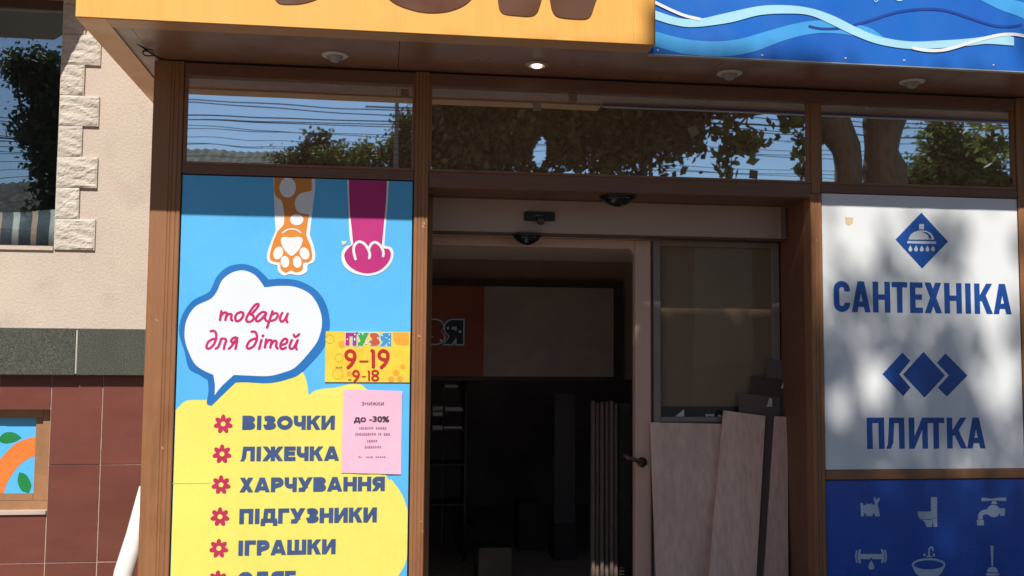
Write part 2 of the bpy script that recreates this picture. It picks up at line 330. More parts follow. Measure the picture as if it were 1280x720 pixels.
def fonttext(name, text, cx, cz, h, m, parent, Y, bold=.0, sx=1.0, width=None):
    c = bpy.data.curves.new(name, 'FONT'); c.body = text; c.size = 1; c.align_x = 'CENTER'; c.offset = bold; c.resolution_u = 3
    o = bpy.data.objects.new('tmp', c); COL.objects.link(o); bpy.context.view_layer.update()
    me = bpy.data.meshes.new_from_object(o.evaluated_get(bpy.context.evaluated_depsgraph_get())); bpy.data.objects.remove(o)
    v = np.array([q.co[:] for q in me.vertices]); mn, mx = v.min(0), v.max(0); k = h / (mx[1] - mn[1]); kx = k * sx if width is None else width / (mx[0] - mn[0])
    vs = [(cx + (a - (mn[0] + mx[0]) / 2) * kx, Y, cz + (b - (mn[1] + mx[1]) / 2) * k) for a, b, _ in v]
    pr = Print(Y); pr.v = vs; pr.f = [tuple(p.vertices) for p in me.polygons]; return pr.build(name, m, parent)

# ================================================================== SETTING
prop(box('pavement', -60, 60, -2.0, 12, -.3, 0, paving, base=(0, 5, 0)), kind='structure')
prop(box('kerb', -60, 60, -2.2, -2.004, -.3, .004, mat('kerb_stone', (.36, .35, .33), .9, .1, 5), base=(0, -2.1, 0)), kind='structure')
prop(box('road', -300, 300, -10, -2.204, -.4, -.13, asphalt, base=(0, -6, -.13)), kind='structure')
prop(box('far_pavement', -60, 60, -14, -10.004, -.3, 0, paving, base=(0, -12, 0)), kind='structure')
prop(box('ground', -400, 400, -500, 400, -.9, -.404, mat('soil', (.12, .11, .07), .95, .2, .3), base=(0, 0, -.404)), kind='structure')

# ================================================================== MAIN BUILDING
B = thing('plastered_building', (-2.5, WALL, 0), 'beige plastered building behind the shopfront with granite band, terracotta tiles and quoin stones', 'building')
gx0, gx1 = -8.0, -1.18
zg0, zg1 = 1.487, 1.762
WX0, WX1, WZ0, WZ1 = -3.5, -1.942, 2.237, 3.78        # upper window opening
wx0, wx1, wz0, wz1 = -3.2, -1.925, .690, 1.283         # small low window opening
wall = MB()
wall.box(gx0, WX0, WALL, WALL + .35, zg1, 9); wall.box(WX1, gx1, WALL, WALL + .35, zg1, 9); wall.box(WX0, WX1, WALL, WALL + .35, zg1, WZ0); wall.box(WX0, WX1, WALL, WALL + .35, WZ1, 9)
wall.box(gx1, 3.9, WALL, WALL + .35, 3.3, 9); wall.box(3.9, 9, WALL, WALL + .35, 0, 9)
wall.build('wall', plaster, B)
bk = MB(); bk.box(gx0, wx0, WALL + .0035, WALL + .34, 0, zg0); bk.box(wx1, gx1, WALL + .0035, WALL + .34, 0, zg0); bk.box(wx0, wx1, WALL + .0035, WALL + .34, 0, wz0 - .01); bk.box(wx0, wx1, WALL + .0035, WALL + .34, wz1, zg0)
bk.build('mortar_bed', grout, B)
# granite slabs, proud of the wall, slightly overhanging the tiles
e = -1.18; gi = 0
for x0 in (-1.778, -2.62, -3.46, -4.30, -5.14, -5.98):
    box('granite_slab', x0 + .0035, e - .0035, WALL - .058 - .002 * (gi % 2), WALL + .2, zg0, zg1, granite, B, bevel=.004); e = x0; gi += 1
box('granite_backing', -5.98, gx1, WALL - .0555, WALL + .19, zg0 + .01, zg1 - .01, mat('pale_joint', (.5, .47, .42), .9), B)
# terracotta tiles, one by one
unit = None
def tile(x0, x1, z0, z1):
    global unit
    g = .0022
    if unit is None:
        t0 = MB().box(-.5, .5, 0, .022, -.5, .5).build('facing_tile', tilem, None); unit = t0.data
        bm = bmesh.new(); bm.from_mesh(unit); bmesh.ops.bevel(bm, geom=list(bm.edges), offset=.004, segments=1, affect='EDGES'); bm.to_mesh(unit); bm.free()
        o = t0
    else:
        o = bpy.data.objects.new('facing_tile', unit); COL.objects.link(o)
    o.parent = B; o.scale = (x1 - x0 - 2 * g, 1, z1 - z0 - 2 * g); o.location = Vector(((x0 + x1) / 2, WALL + random.uniform(-.0015, .0015), (z0 + z1) / 2)) - B.location
    o.rotation_euler = (random.uniform(-.004, .004), 0, random.uniform(-.004, .004))
xs = [-1.345 - .29 * k for k in range(0, 9)] ; xs = [gx1 - .002] + xs
zs = [0, .397, .962, zg0]
for i in range(len(xs) - 1):
    for j in range(3):
        cells = [(xs[i + 1], xs[i], zs[j], zs[j + 1])]
        out = []
        for a, b, c, d in cells:
            if b <= wx0 or a >= wx1 or d <= wz0 or c >= wz1: out.append((a, b, c, d)); continue
            if a < wx0: out.append((a, wx0, c, d)); a = wx0
            if b > wx1: out.append((wx1, b, c, d)); b = wx1
            if c < wz0: out.append((a, b, c, wz0 - .012))
            if d > wz1: out.append((a, b, wz1, d))
        for q in out:
            if q[1] - q[0] > .02 and q[3] - q[2] > .02: tile(*q)
# quoin stones with split faces
def rough_block(x0, x1, z0, z1, p, seed):
    r = np.random.default_rng(seed); nx = max(6, int((x1 - x0) / .012)); nz = max(8, int((z1 - z0) / .012)); v = []; f = []
    ph = r.uniform(0, 6, 12)
    for j in range(nz + 1):
        for i in range(nx + 1):
            u, w_ = i / nx, j / nz; edge = min(u, 1 - u, w_, 1 - w_)
            d = .003 * math.sin(9 * w_ + ph[0] + 2.2 * math.sin(3 * u + ph[1])) + .0025 * math.sin(21 * w_ + 5 * u + ph[2]) + r.uniform(-.0022, .0022) + .0018 * math.sin(14 * u + ph[3])
            if abs(w_ - (.5 + .2 * math.sin(4 * u + ph[4]))) < .05: d += .004
            d *= .65; y = WALL - p - d if edge > 0 else WALL - p + .004
            v.append((x0 + (x1 - x0) * u, y, z0 + (z1 - z0) * w_))
    W_ = nx + 1
    for j in range(nz):
        for i in range(nx): a = j * W_ + i; f.append((a, a + 1, a + 1 + W_, a + W_))
    n = len(v); ring = [i for i in range(W_)] + [j * W_ + nx for j in range(1, nz + 1)] + [nz * W_ + i for i in range(nx - 1, -1, -1)] + [j * W_ for j in range(nz - 1, 0, -1)]
    for k in ring: v.append((v[k][0], WALL + .002, v[k][2]))
    for k in range(len(ring)): f.append((ring[(k + 1) % len(ring)], ring[k], n + k, n + (k + 1) % len(ring)))
    return v, f
zq = WZ0 - .008; k = 0
while zq < 4.0:
    hgt = .187; xr = -1.712 if k % 2 == 0 else -1.806
    v, f = rough_block(WX1 + .002, xr + random.uniform(-.004, .004), zq + .0015, zq + hgt - .0015, .016 + random.uniform(0, .004), 50 + k)
    mk('quoin_stone', v, f, stone, B); zq += hgt; k += 1
# upper window: frame, glass, striped blind
uw = MB(); uw.box(WX0, WX1 - .001, WALL + .10, WALL + .15, WZ0 + .001, WZ0 + .028); uw.box(WX1 - .018, WX1 - .001, WALL + .10, WALL + .15, WZ0 + .03, WZ1); uw.box(WX0, WX0 + .05, WALL + .10, WALL + .15, WZ0 + .03, WZ1); uw.box(WX0 + .05, WX1 - .02, WALL + .10, WALL + .15, WZ1 - .05, WZ1 - .001)
uwo = uw.build('window', mat('brown_window_frame', (.10, .05, .035), .4, .1, 5), B)
box('pane', WX0 + .05, WX1 - .019, WALL + .115, WALL + .121, WZ0 + .029, WZ1 - .052, glass_w, uwo)
box('window_sill', WX0, WX1 - .004, WALL - .012, WALL + .098, WZ0 - .012, WZ0 + .012, plaster, uwo)
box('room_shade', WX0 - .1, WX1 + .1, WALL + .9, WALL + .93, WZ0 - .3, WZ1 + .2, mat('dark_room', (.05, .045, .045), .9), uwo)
# roman blind: striped cloth hanging in soft folds
BLD = thing('striped_blind', (-2.6, WALL + .17, WZ0), 'grey blind with pale and tan stripes behind the lower part of the upper left window', 'blind')
blc = {'g': mat('blind_grey', (.13, .18, .24), .7, .15, 12), 'w': mat('blind_pale', (.85, .9, .9), .7, .1, 12), 't': mat('blind_tan', (.80, .62, .5), .7, .1, 12)}
def blind_strip(xa, xb, key, cloth=False):
    v = []; f = []; n = 10; mcol = max(2, int((xb - xa) / .03) + 1)
    for j in range(n + 1):
        for i in range(mcol + 1):
            x = xa + (xb - xa) * i / mcol; h = .215 + .012 * math.sin(9 * x) + .02 * (x + 2.2) * (x > -2.6)
            z = WZ0 + .03 + h * j / n; y = WALL + .17 - .035 * math.sin(math.pi * min(1, j / n * 1.15)) + .006 * math.sin(40 * x) - (.004 if not cloth else 0)
            v.append((x + .012 * math.sin(3 * j / n), y, z))
    for j in range(n):
        for i in range(mcol): a = j * (mcol + 1) + i; f.append((a, a + 1, a + mcol + 2, a + mcol + 1))
    return mk('cloth' if cloth else 'stripe', v, f, blc[key], BLD, smooth=True)
blind_strip(WX0 + .06, WX1 - .022, 'g', True)
xk = -1.992; kk = 0
while xk > WX0 + .1: blind_strip(xk - .036, xk, 't' if kk % 2 == 1 else 'w'); xk -= .105; kk += 1
# low window with stickered pane
fm = mat('pale_brown_window_frame', (.36, .185, .09), .5, .12, 6, stretch=(1, 1, 1), fine=.06)
lw = MB(); lw.box(wx0, wx1 - .001, WALL + .055, WALL + .12, wz0 + .001, wz0 + .058); lw.box(wx1 - .056, wx1 - .001, WALL + .055, WALL + .12, wz0 + .06, wz1 - .001); lw.box(wx0, wx1 - .058, WALL + .055, WALL + .12, wz1 - .05, wz1 - .001)
lwo = lw.build('window', fm, B)
box('inner_frame', wx1 - .10, wx1 - .058, WALL + .070, WALL + .12, wz0 + .06, wz1 - .052, fm, lwo); box('inner_rail', wx0, wx1 - .102, WALL + .070, WALL + .12, wz0 + .06, wz0 + .098, fm, lwo)
box('window_sill', wx0, wx1 - .002, WALL - .012, WALL + .053, wz0 - .012, wz0 + .008, mat('pale_sill', (.52, .42, .36), .8, .1, 9), lwo)
Yp = WALL + .082
stk = MB(); stk.box(wx0, wx1 - .102, Yp, Yp + .01, wz0 + .099, wz1 - .051); stk.build('pane', cyan, lwo)
cl = [(0, wx1 - .103, -1), (1, wz0 + .1, 1), (1, wz1 - .052, -1)]
pr = Print(Yp - .001, cl); pr.px(cat([(-40, 640), (-20, 600), (0, 574), (22, 553), (50, 545), (70, 545), (70, 545), (70, 566), (70, 566), (50, 568), (28, 578), (12, 598), (3, 622), (0, 650), (-10, 680), (-40, 700)], True, 6)); pr.build('orange_band', mat('orange_print', (.80, .22, .045), .45, .05, 5), lwo)
pr = Print(Yp - .002, cl); pr.px(cat([(24, 590), (24, 590), (33, 594), (39, 606), (36, 616), (36, 616), (27, 613), (22, 602)], True, 6)); pr.build('green_leaf_print', mat('green_print', (.015, .24, .06), .45, .05, 5), lwo); pr = Print(Yp - .002, cl); pr.px(cat([(-4, 550), (-4, 550), (6, 541), (18, 541), (27, 547), (27, 547), (18, 552), (6, 554)], True, 6)); pr.build('green_leaf_print', mat('green_print', (.015, .24, .06), .45, .05, 5), lwo)
box('backing', wx0, wx1, WALL + .14, WALL + .16, wz0, wz1, dark, lwo)
# unseen slab added above the upper window, its cut corner shaped to shade the quoins
zb = 3.86; bt = thing('shade_slab', (-3, WALL, zb), 'unseen slab with cut corner added above the upper left window to shade quoins', 'shade_slab')
sl_ = MB(); pl = [(-1.675, WALL - .001), (-2.36, WALL - .93), (-4.2, WALL - .93), (-4.2, WALL - .001)]; n = len(pl)
sl_.v = [(x, y, zb) for x, y in pl] + [(x, y, zb + .16) for x, y in pl]; sl_.f = [(0, 1, 2, 3), (7, 6, 5, 4)] + [(i, (i + 1) % n, n + (i + 1) % n, n + i) for i in range(n)]
sl_.build('slab', mat('concrete', (.3, .28, .26), .9, .1, 4), bt)
rl = MB(); rl.box(-4.2, -2.4, WALL - .92, WALL - .88, zb + 1.0, zb + 1.05); [rl.box(-4.15 + .15 * i, -4.13 + .15 * i, WALL - .91, WALL - .89, zb + .161, zb + .999) for i in range(12)]
rl.build('railing', blackpl, bt)  # railing on the added slab, equally unseen

# ================================================================== SHOPFRONT
SF = thing('shopfront', (1.2, F, 0), 'brown wood laminate shopfront frame with three transom panes above an open doorway', 'shopfront')
xA, xB, xC, xD, xE, xF, xG, xH = -1.177, -1.0254, .150, .2548, 2.336, 2.4034, 3.575, 3.76
ZS, ZT, ZB_ = 3.115, 3.04, 2.584
def fluted(name, x0, x1, z0, z1, grooves, y0=F, y1=F + .09, m=wood):
    """post with grooves milled down its front"""
    xs_ = [x0]; prof = [(x0, y1), (x0, y0 + .004), (x0 + .004, y0)]
    for g in grooves:
        gx = x0 + (x1 - x0) * g; prof += [(gx - .004, y0), (gx - .0012, y0 + .0035), (gx + .0012, y0 + .0035), (gx + .004, y0)]
    prof += [(x1 - .004, y0), (x1, y0 + .004), (x1, y1)]; n = len(prof)
    v = [(x, y, z0) for x, y in prof] + [(x, y, z1) for x, y in prof]; f = [tuple(range(n))[::-1], tuple(range(n, 2 * n))] + [(i, (i + 1) % n, n + (i + 1) % n, n + i) for i in range(n)]
    o = mk(name, v, f, m, SF); bm = bmesh.new(); bm.from_mesh(o.data); bmesh.ops.recalc_face_normals(bm, faces=bm.faces); bm.to_mesh(o.data); bm.free(); return o
fluted('pillar', xA, xB - .003, 0, ZS - .002, (.60, .70, .86))
xD = P(534.6, 285)[0]
fluted('post', xC + .006, xD, 0, ZS - .002, (.28, .52, .80))
fluted('post', xE, xF - .003, 0, ZB_ - .06, (.35, .62))
fluted('post', xG + .003, xH, 0, ZS - .002, (.2, .6))
mu = P(1014.5, 200)[0]; mu2 = P(1025.5, 200)[0]
box('mullion', mu, mu2, F + .002, F + .08, ZB_ - .058, ZT - .001, wood, SF, bevel=.004)
box('top_rail', xB - .001, xG + .001, F + .004, F + .09, ZT, ZS - .004, wood_shaded, SF, bevel=.004)
box('transom_rail', xB - .001, xC + .004, F + .004, F + .09, 2.534, ZB_, wood_shaded, SF, bevel=.004)
box('transom_rail', xD + .001, mu - .001, F + .003, F + .32, 2.500, ZB_, wood_shaded, SF, bevel=.005)
box('transom_rail', mu2 + .001, xG + .001, F + .004, F + .09, 2.534, ZB_, wood_shaded, SF, bevel=.004)
box('mid_rail', xF, xG + .001, F + .002, F + .09, .958, 1.010, woodh, SF, bevel=.004)
for a, b in ((xB, xC + .004), (xD + .001, mu - .001), (mu2 + .001, xG)):
    box('transom_pane', a, b, F + .030, F + .036, ZB_ + .001, ZT - .001, glass_t, SF)
    st = MB(); st.box(a, a + .014, F + .012, F + .029, ZB_ + .001, ZT - .001); st.box(b - .014, b, F + .012, F + .029, ZB_ + .001, ZT - .001); st.box(a + .015, b - .015, F + .012, F + .029, ZB_ + .001, ZB_ + .014)
    st.build('glazing_bead', wood, SF)
box('transom_lining', xB, xG, F + .30, F + .31, 2.59, 3.10, mat('brown_lining', (.30, .165, .10), .7, .1, 3), SF)
box('door_soffit', xD + .001, xE, F + .321, F + .42, 2.505, 2.55, woodh, SF)
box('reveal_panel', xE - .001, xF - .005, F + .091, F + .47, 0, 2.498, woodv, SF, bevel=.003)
box('reveal_panel', xC + .012, P(539.5, 400, F + .27)[0], F + .27, F + .318, 0, 2.498, wood, SF, bevel=.003)
box('side_cheek', xA + .004, xA + .04, F + .091, WALL + .02, 0, ZS - .003, wood, SF)
box('side_cheek', xH - .04, xH - .002, F + .091, WALL + .02, 0, ZS - .003, wood, SF)
box('base_board', xB, xC, F + .01, F + .08, .0, .20, woodh, SF); box('base_board', xF, xG, F + .01, F + .08, .0, .20, woodh, SF)

# ================================================================== CANOPY AND SIGNS
YY, YB = 4.58, 4.70; XL, XR = -1.384, 1.278; XR2 = 4.3
CA = thing('canopy', (1.2, 5.0, ZS), 'brown soffit canopy projecting over the shop entrance', 'canopy')
box('soffit_panel', XL + .126, xA - .002, YY + .128, WALL - .003, ZS + .008, ZS + .03, mat('pale_soffit_board', (.42, .35, .315), .5, .1, 3, stain=.2, sscale=4), CA)
box('soffit_panel', xA, .06, YY + .128, WALL - .003, ZS + .008, ZS + .03, soffitm, CA)
box('soffit_panel', .063, 1.70, YY + .128, WALL - .003, ZS + .008, ZS + .03, soffitm, CA)
box('soffit_panel', 1.703, 3.02, YB + .03, WALL - .003, ZS + .009, ZS + .03, soffitm, CA)
box('soffit_panel', 3.023, XR2, YB + .03, WALL - .003, ZS + .009, ZS + .03, soffitm, CA)
box('front_profile', XL + .126, XR - .001, YY + .012, YY + .127, ZS, ZS + .05, stripm, CA)
box('side_profile', XL, XL + .125, YY + .012, WALL - .003, ZS, ZS + .05, mat('orange_end_profile', (.86, .47, .21), .45, .05, 3), CA)
box('side_panel', XL + .001, XL + .012, YY + .012, WALL - .004, ZS + .051, ZS + 1.1, stripm, CA)
box('roof_sheet', XL, XR2, YY + .13, WALL - .003, ZS + .95, ZS + .98, greyframe, CA)
# orange fascia sign with brown letters
FS = thing('fascia_sign', (0, YY, ZS), 'orange fascia sign with large brown letters over the left part of the entrance', 'sign')
box('panel', XL + .001, XR, YY, YY + .011, ZS + .002, ZS + 1.15, yellow, FS)
box('end_cap', XR + .0005, XR + .006, YY + .001, YB + .04, ZS + .003, ZS + 1.15, stripm, FS)
def solid(name, pts, Y, th, m, parent):
    xz = [(P(x, y, Y)[0], P(x, y, Y)[2]) for x, y in pts]
    ar = sum(xz[i][0] * xz[(i + 1) % len(xz)][1] - xz[(i + 1) % len(xz)][0] * xz[i][1] for i in range(len(xz)))
    if ar < 0: xz = xz[::-1]
    n = len(xz); v = [(x, Y - th, z) for x, z in xz] + [(x, Y - .0005, z) for x, z in xz]
    from mathutils.geometry import tessellate_polygon
    tr = tessellate_polygon([[Vector((x, z, 0)) for x, z in xz]])
    f = [tuple(t) for t in tr] + [(i, (i + 1) % n, n + (i + 1) % n, n + i) for i in range(n)]
    o = mk(name, v, f, m, parent); bm = bmesh.new(); bm.from_mesh(o.data); bmesh.ops.recalc_face_normals(bm, faces=bm.faces)
    bm.faces.ensure_lookup_table()
    if bm.faces[0].normal.y > 0:
        for q in bm.faces: q.normal_flip()
    bm.to_mesh(o.data); bm.free(); return o
solid('letter', cat([(340, -60), (341, -15), (347, 3), (365, 5.5), (382, 3.5), (400, -3), (420, -18), (424, -50), (400, -75), (365, -80)], True, 6), YY, .004, brownink, FS)
solid('letter', cat([(540, 16.2), (515, 12.5), (490, 2), (474, -18), (466, -45), (478, -80), (505, -100), (540, -105), (572, -98), (598, -75), (606, -40), (598, -15), (585, 3), (565, 13)], True, 6), YY, .004, brownink, FS)
solid('letter', cat([(622, -20), (622, -90), (622, -90), (695, -88), (695, -88), (684, -30), (675, 6), (670, 17), (662, 20.5), (650, 20), (632, 18), (625, 13), (622.5, 2)], True, 6), YY, .004, brownink, FS)
solid('letter', cat([(687, -20), (696, -86), (696, -86), (765, -80), (765, -80), (754, -25), (744, 3), (739, 18), (734, 23), (724, 24), (703, 22.3), (693, 18), (688, 5)], True, 6), YY, .0045, brownink, FS)
# blue wave sign
WS = thing('wave_sign', (2.8, YB, ZS), 'blue sign with pale wave lines above the right window', 'sign')
box('panel', XR + .007, XR2, YB, YB + .02, ZS - .004, ZS + 1.0, bluevin, WS)
box('edge_trim', XR + .007, XR2, YB + .0005, YB + .03, ZS - .009, ZS - .0045, mat('pale_trim', (.4, .42, .45), .4), WS)
Zw = lambda L: [(800 + x / 2.667, y / 2.667) for x, y in L]
def band(top, bot, k, m, name):
    pr = Print(YB - .0012 * k, [(0, XR + .008, 1)]); pr.px(cat(Zw(top), False, 6) + cat(Zw(bot)[::-1], False, 6)); return pr.build(name, m, WS)
band([(20, 93), (45, 103), (150, 130), (250, 138), (330, 130), (420, 105), (520, 78), (600, 68), (650, 75), (760, 90), (830, 140)], [(20, 142), (45, 152), (150, 180), (280, 188), (380, 172), (480, 135), (560, 115), (640, 110), (740, 125), (815, 155)], 1, skyvin, 'wave_band')
band([(1100, -22), (1180, -10), (1290, 12), (1500, 100)], [(1120, -8), (1200, 32), (1290, 68), (1500, 190)], 1, skyvin, 'wave_band')
pr = Print(YB - .0024, [(0, XR + .008, 1)]); pr.pxr(Zw([(565, 88), (610, 96), (680, 92), (760, 70), (850, 42), (940, 30), (1020, 35), (1100, 60), (1180, 85), (1240, 88), (1270, 82)]), 3.6); pr.build('wave_line', navyvin, WS)
band([(20, 25), (45, 33), (130, 60), (200, 62), (280, 45), (400, 20), (500, 18), (580, 30), (650, 55), (720, 90), (800, 122), (900, 138), (1000, 135), (1100, 128), (1200, 116), (1247, 124)], [(20, 52), (45, 62), (110, 82), (180, 90), (300, 75), (400, 50), (500, 45), (570, 52), (640, 82), (720, 120), (800, 148), (900, 163), (1000, 160), (1100, 152), (1160, 146), (1247, 152)], 3, palevin, 'wave_band')
pr = Print(YB - .0048, [(0, XR + .008, 1)]); pr.pxr(Zw([(20, -8), (45, 5), (80, 22), (110, 36), (150, 52), (200, 64)]), [5, 5, 4.6, 4, 3.5, 3] if False else 4.2); pr.build('wave_line', whitevin, WS); pr = Print(YB - .0048, [(0, XR + .008, 1)]); pr.pxr(Zw([(912, 160), (960, 168), (1020, 165), (1100, 142), (1180, 120), (1240, 114), (1300, 124), (1400, 150)]), 4.4); pr.build('wave_line', whitevin, WS)
pr = Print(YB - .0036, None); pr.pxr(Zw([(780, -2), (786, 6), (794, 0)]), 1.2); pr.pxd(1124, -2, 6, 4); pr.pieces('wave_detail', palevin, WS)
for x, y in ((60, 168), (407, 185), (685, 195), (880, 202), (1178, 218)):
    p = P(800 + x / 2.667, y / 2.667, YB); MB().lathe((p[0], YB - .0005, p[2]), [(.006, 0), (.005, -.003), (.002, -.004)], 10, 'y').build('rivet', lampmetal, WS)
# round ceiling lights
bulbon = mat('lit_bulb', (1, .86, .62), .4, 0, emit=4)
bulboff = mat('unlit_bulb', (.34, .31, .30), .25, .1, 20)
def downlight(px, py, lit, label):
    Y = 5.0; x = P(px, py, Y)[0]; r = .069 if not lit else .062
    t = thing('ceiling_light', (x, Y, ZS + .008), label, 'ceiling light', 'round lights in the canopy soffit')
    MB().lathe((x, Y, ZS + .0075), [(r, 0), (r - .004, -.007), (r * .72, -.012), (r * .60, -.010), (r * .58, -.002)], 28).build('ring', mat('lamp_ring_dark', (.42, .33, .27), .5) if lit else lampmetal, t, smooth=True)
    if lit: MB().lathe((x, Y, ZS + .006), [(.024, 0), (.025, -.012), (.018, -.017), (.004, -.019)], 16).build('bulb', bulbon, t, smooth=True)
    else: MB().lathe((x, Y, ZS + .006), [(r * .57, 0), (r * .52, -.012), (r * .36, -.030), (r * .10, -.038)], 20).build('bulb', bulboff, t, smooth=True)
downlight(419, 70, False, 'unlit round light left of the lit one, under the orange fascia sign')
downlight(671, 85, True, 'only lit ceiling light, glowing warm above the doorway')
downlight(912, 93, False, 'unlit round light right of the lit one, under the left half of the wave sign')
downlight(1140, 103, False, 'rightmost unlit round light, over the white window panel')
# dangling cable at the left end of the soffit
cb = MB(); cb.tube([P(137, 31, 4.76), P(150, 40, 4.86), P(172, 55, 4.98), P(192, 69, 5.10), P(206, 75, 5.17)], .0045, 6)
loop = [P(186 + 7.5 * math.cos(a), 66 + 4 * math.sin(a), 5.02) for a in np.linspace(0, 5.6, 12)]; cb.tube([P(178, 63, 5.0)] + loop, .0035, 6)
co_ = cb.build('cable', blackpl, None, base=(-1.2, 4.9, 3.05)); prop(co_, 'thin black cable with a loop hanging under the left end of the canopy', 'cable')

# ================================================================== LEFT POSTER
LP = thing('poster_window', (-.44, F, 1.3), 'cyan and yellow window poster listing childrens goods left of the doorway', 'poster')
YP = F + .012
box('panel', xB + .004, xC - .003, YP, YP + .02, .202, 2.527, cyan, LP); box('gasket', xB, xC + .004, YP + .021, YP + .03, .202, 2.531, blackpl, LP)
clp = [(0, xB + .005, 1), (0, xC - .004, -1), (1, .204, 1), (1, 2.526, -1)]
pr = Print(YP - .001, clp)
pr.px(cat([(190, 540), (205, 521), (219, 513), (233, 501), (258, 500), (258, 500), (275, 482), (300, 476), (340, 470), (362, 468), (377, 465), (383, 476), (386, 494), (386, 494), (395, 488), (416, 485), (460, 488), (482, 590), (490, 600), (503, 619), (510, 642), (511, 670), (508, 700), (499, 718), (485, 735), (482, 760), (480, 800), (480, 800), (200, 800), (200, 800), (190, 700)], True, 5)); pr.build('yellow_cloud', yel, LP)
z7 = lambda L: [(200 + x / 2.77, 200 + y / 2.77) for x, y in L]; z8 = lambda L: [(200 + x / 2.77, 460 + y / 2.77) for x, y in L]
pr = Print(YP - .002, clp)
pr.px(cat(z7([(66, 600), (76, 540), (112, 488), (165, 460), (180, 440), (198, 402), (235, 370), (285, 360), (330, 372), (358, 395), (376, 414), (376, 414), (420, 411), (480, 418), (540, 450), (575, 500), (588, 560), (580, 610), (560, 660)]) + z8([(490, 15), (450, 36), (380, 52), (300, 49), (262, 50), (262, 50), (225, 85), (178, 131), (178, 131), (162, 122), (168, 80), (165, 40), (165, 40), (135, 22), (100, 0)]) + z7([(84, 660)]), True, 6)); pr.build('speech_bubble_outline', bubbleblue, LP)
pr = Print(YP - .003, clp)
pr.px(cat(z7([(85, 600), (93, 552), (122, 508), (175, 481), (197, 455), (214, 418), (245, 392), (285, 382), (322, 394), (345, 416), (362, 441), (362, 441), (415, 436), (470, 440), (520, 465), (550, 510), (561, 560), (552, 610), (530, 650)]) + z8([(470, -4), (420, 18), (370, 28), (300, 26), (256, 24), (256, 24), (215, 62), (189, 94), (189, 94), (190, 60), (185, 24), (185, 24), (150, 8), (118, -18)]) + z7([(92, 645)]), True, 6)); pr.build('speech_bubble', bubblewhite, LP)
A_ = lambda L: [(250 + x / 9, 370 + y / 9) for x, y in L]; B2 = lambda L: [(310 + x / 9, 370 + y / 9) for x, y in L]
S1 = []; S2 = []
for L in ([(240, 172), (225, 270)], [(230, 235), (255, 198), (285, 185), (300, 198), (285, 270)], [(290, 240), (320, 205), (350, 205), (355, 225), (348, 255), (362, 275)], [(455, 183), (415, 200), (396, 245), (412, 283), (452, 270), (485, 222), (482, 188), (455, 181)], [(568, 205), (600, 222), (604, 255), (575, 285), (532, 288), (522, 250), (560, 180), (610, 110), (650, 88), (656, 112), (620, 160), (578, 205)],
          [(120, 397), (155, 392), (180, 420), (180, 480), (155, 545), (110, 588), (80, 588), (74, 560), (95, 515), (140, 487), (172, 482)], [(178, 592), (205, 572), (230, 510), (240, 482), (280, 482), (293, 502), (275, 560), (270, 595)], [(415, 472), (395, 466), (365, 480), (350, 505), (367, 525), (400, 500), (418, 472), (412, 530), (400, 595)], [(385, 522), (352, 568), (324, 593)]): S1.append(A_(L))
for L in ([(200, 188), (165, 180), (115, 215), (90, 258), (100, 285), (140, 270), (190, 215), (204, 190)], [(204, 190), (190, 250), (212, 283)], [(275, 172), (245, 265), (214, 355)], [(255, 228), (290, 197), (325, 197), (335, 225), (305, 265), (258, 280)], [(385, 190), (360, 250), (375, 287), (410, 270), (448, 198)], [(448, 198), (430, 255), (443, 295)],
          [(40, 402), (75, 402), (98, 435), (98, 490), (70, 555), (25, 588), (-5, 588), (-12, 560), (15, 512), (60, 484), (92, 480)], [(152, 495), (125, 595)], [(205, 487), (190, 580)], [(196, 545), (225, 502), (255, 496), (265, 512), (250, 580)], [(256, 552), (290, 508), (315, 508), (322, 530), (315, 560), (332, 590)], [(372, 552), (430, 532), (440, 492), (410, 482), (375, 520), (364, 570), (385, 598), (425, 580)], [(495, 495), (468, 560), (480, 595), (515, 580), (556, 500)], [(560, 498), (538, 570), (547, 600)], [(515, 437), (530, 460), (555, 450), (575, 430)]): S2.append(B2(L))
for grp, src in (((0, 1, 2), S1), ((3,), S1), ((4,), S1), ((5,), S1), ((6,), S1), ((7, 8), S1), ((0, 1), S2), ((2, 3), S2), ((4, 5), S2), ((6,), S2), ((7,), S2), ((8, 9, 10), S2), ((11,), S2), ((12, 13, 14), S2)):
    pr = Print(YP - .0035, clp)
    for g_ in grp: pr.pxr(src[g_], 3.1)
    if src is S2 and grp == (7,): pr.pxd(310 + 168 / 9, 370 + 448 / 9, 1.9)
    pr.build('letter', magenta, LP)
for cx_, cy_ in ((279, 530), (277.5, 567.5), (276.3, 606), (275, 646), (273.5, 685.5), (272.5, 725)):
    pr = Print(YP - .003, clp)
    for k in range(7):
        a = math.radians(90 + k * 360 / 7); pr.pxd(cx_ + 7.0 * math.cos(a), cy_ - 7.0 * math.sin(a), 4.9, 2.9, a, 12)
    pr.pxd(cx_, cy_, 5.2); fl = pr.build('flower_bullet', crimson, LP)
    pr = Print(YP - .0045, clp); pr.pxd(cx_, cy_, 2.9); pr.build('flower_centre', yel, fl)
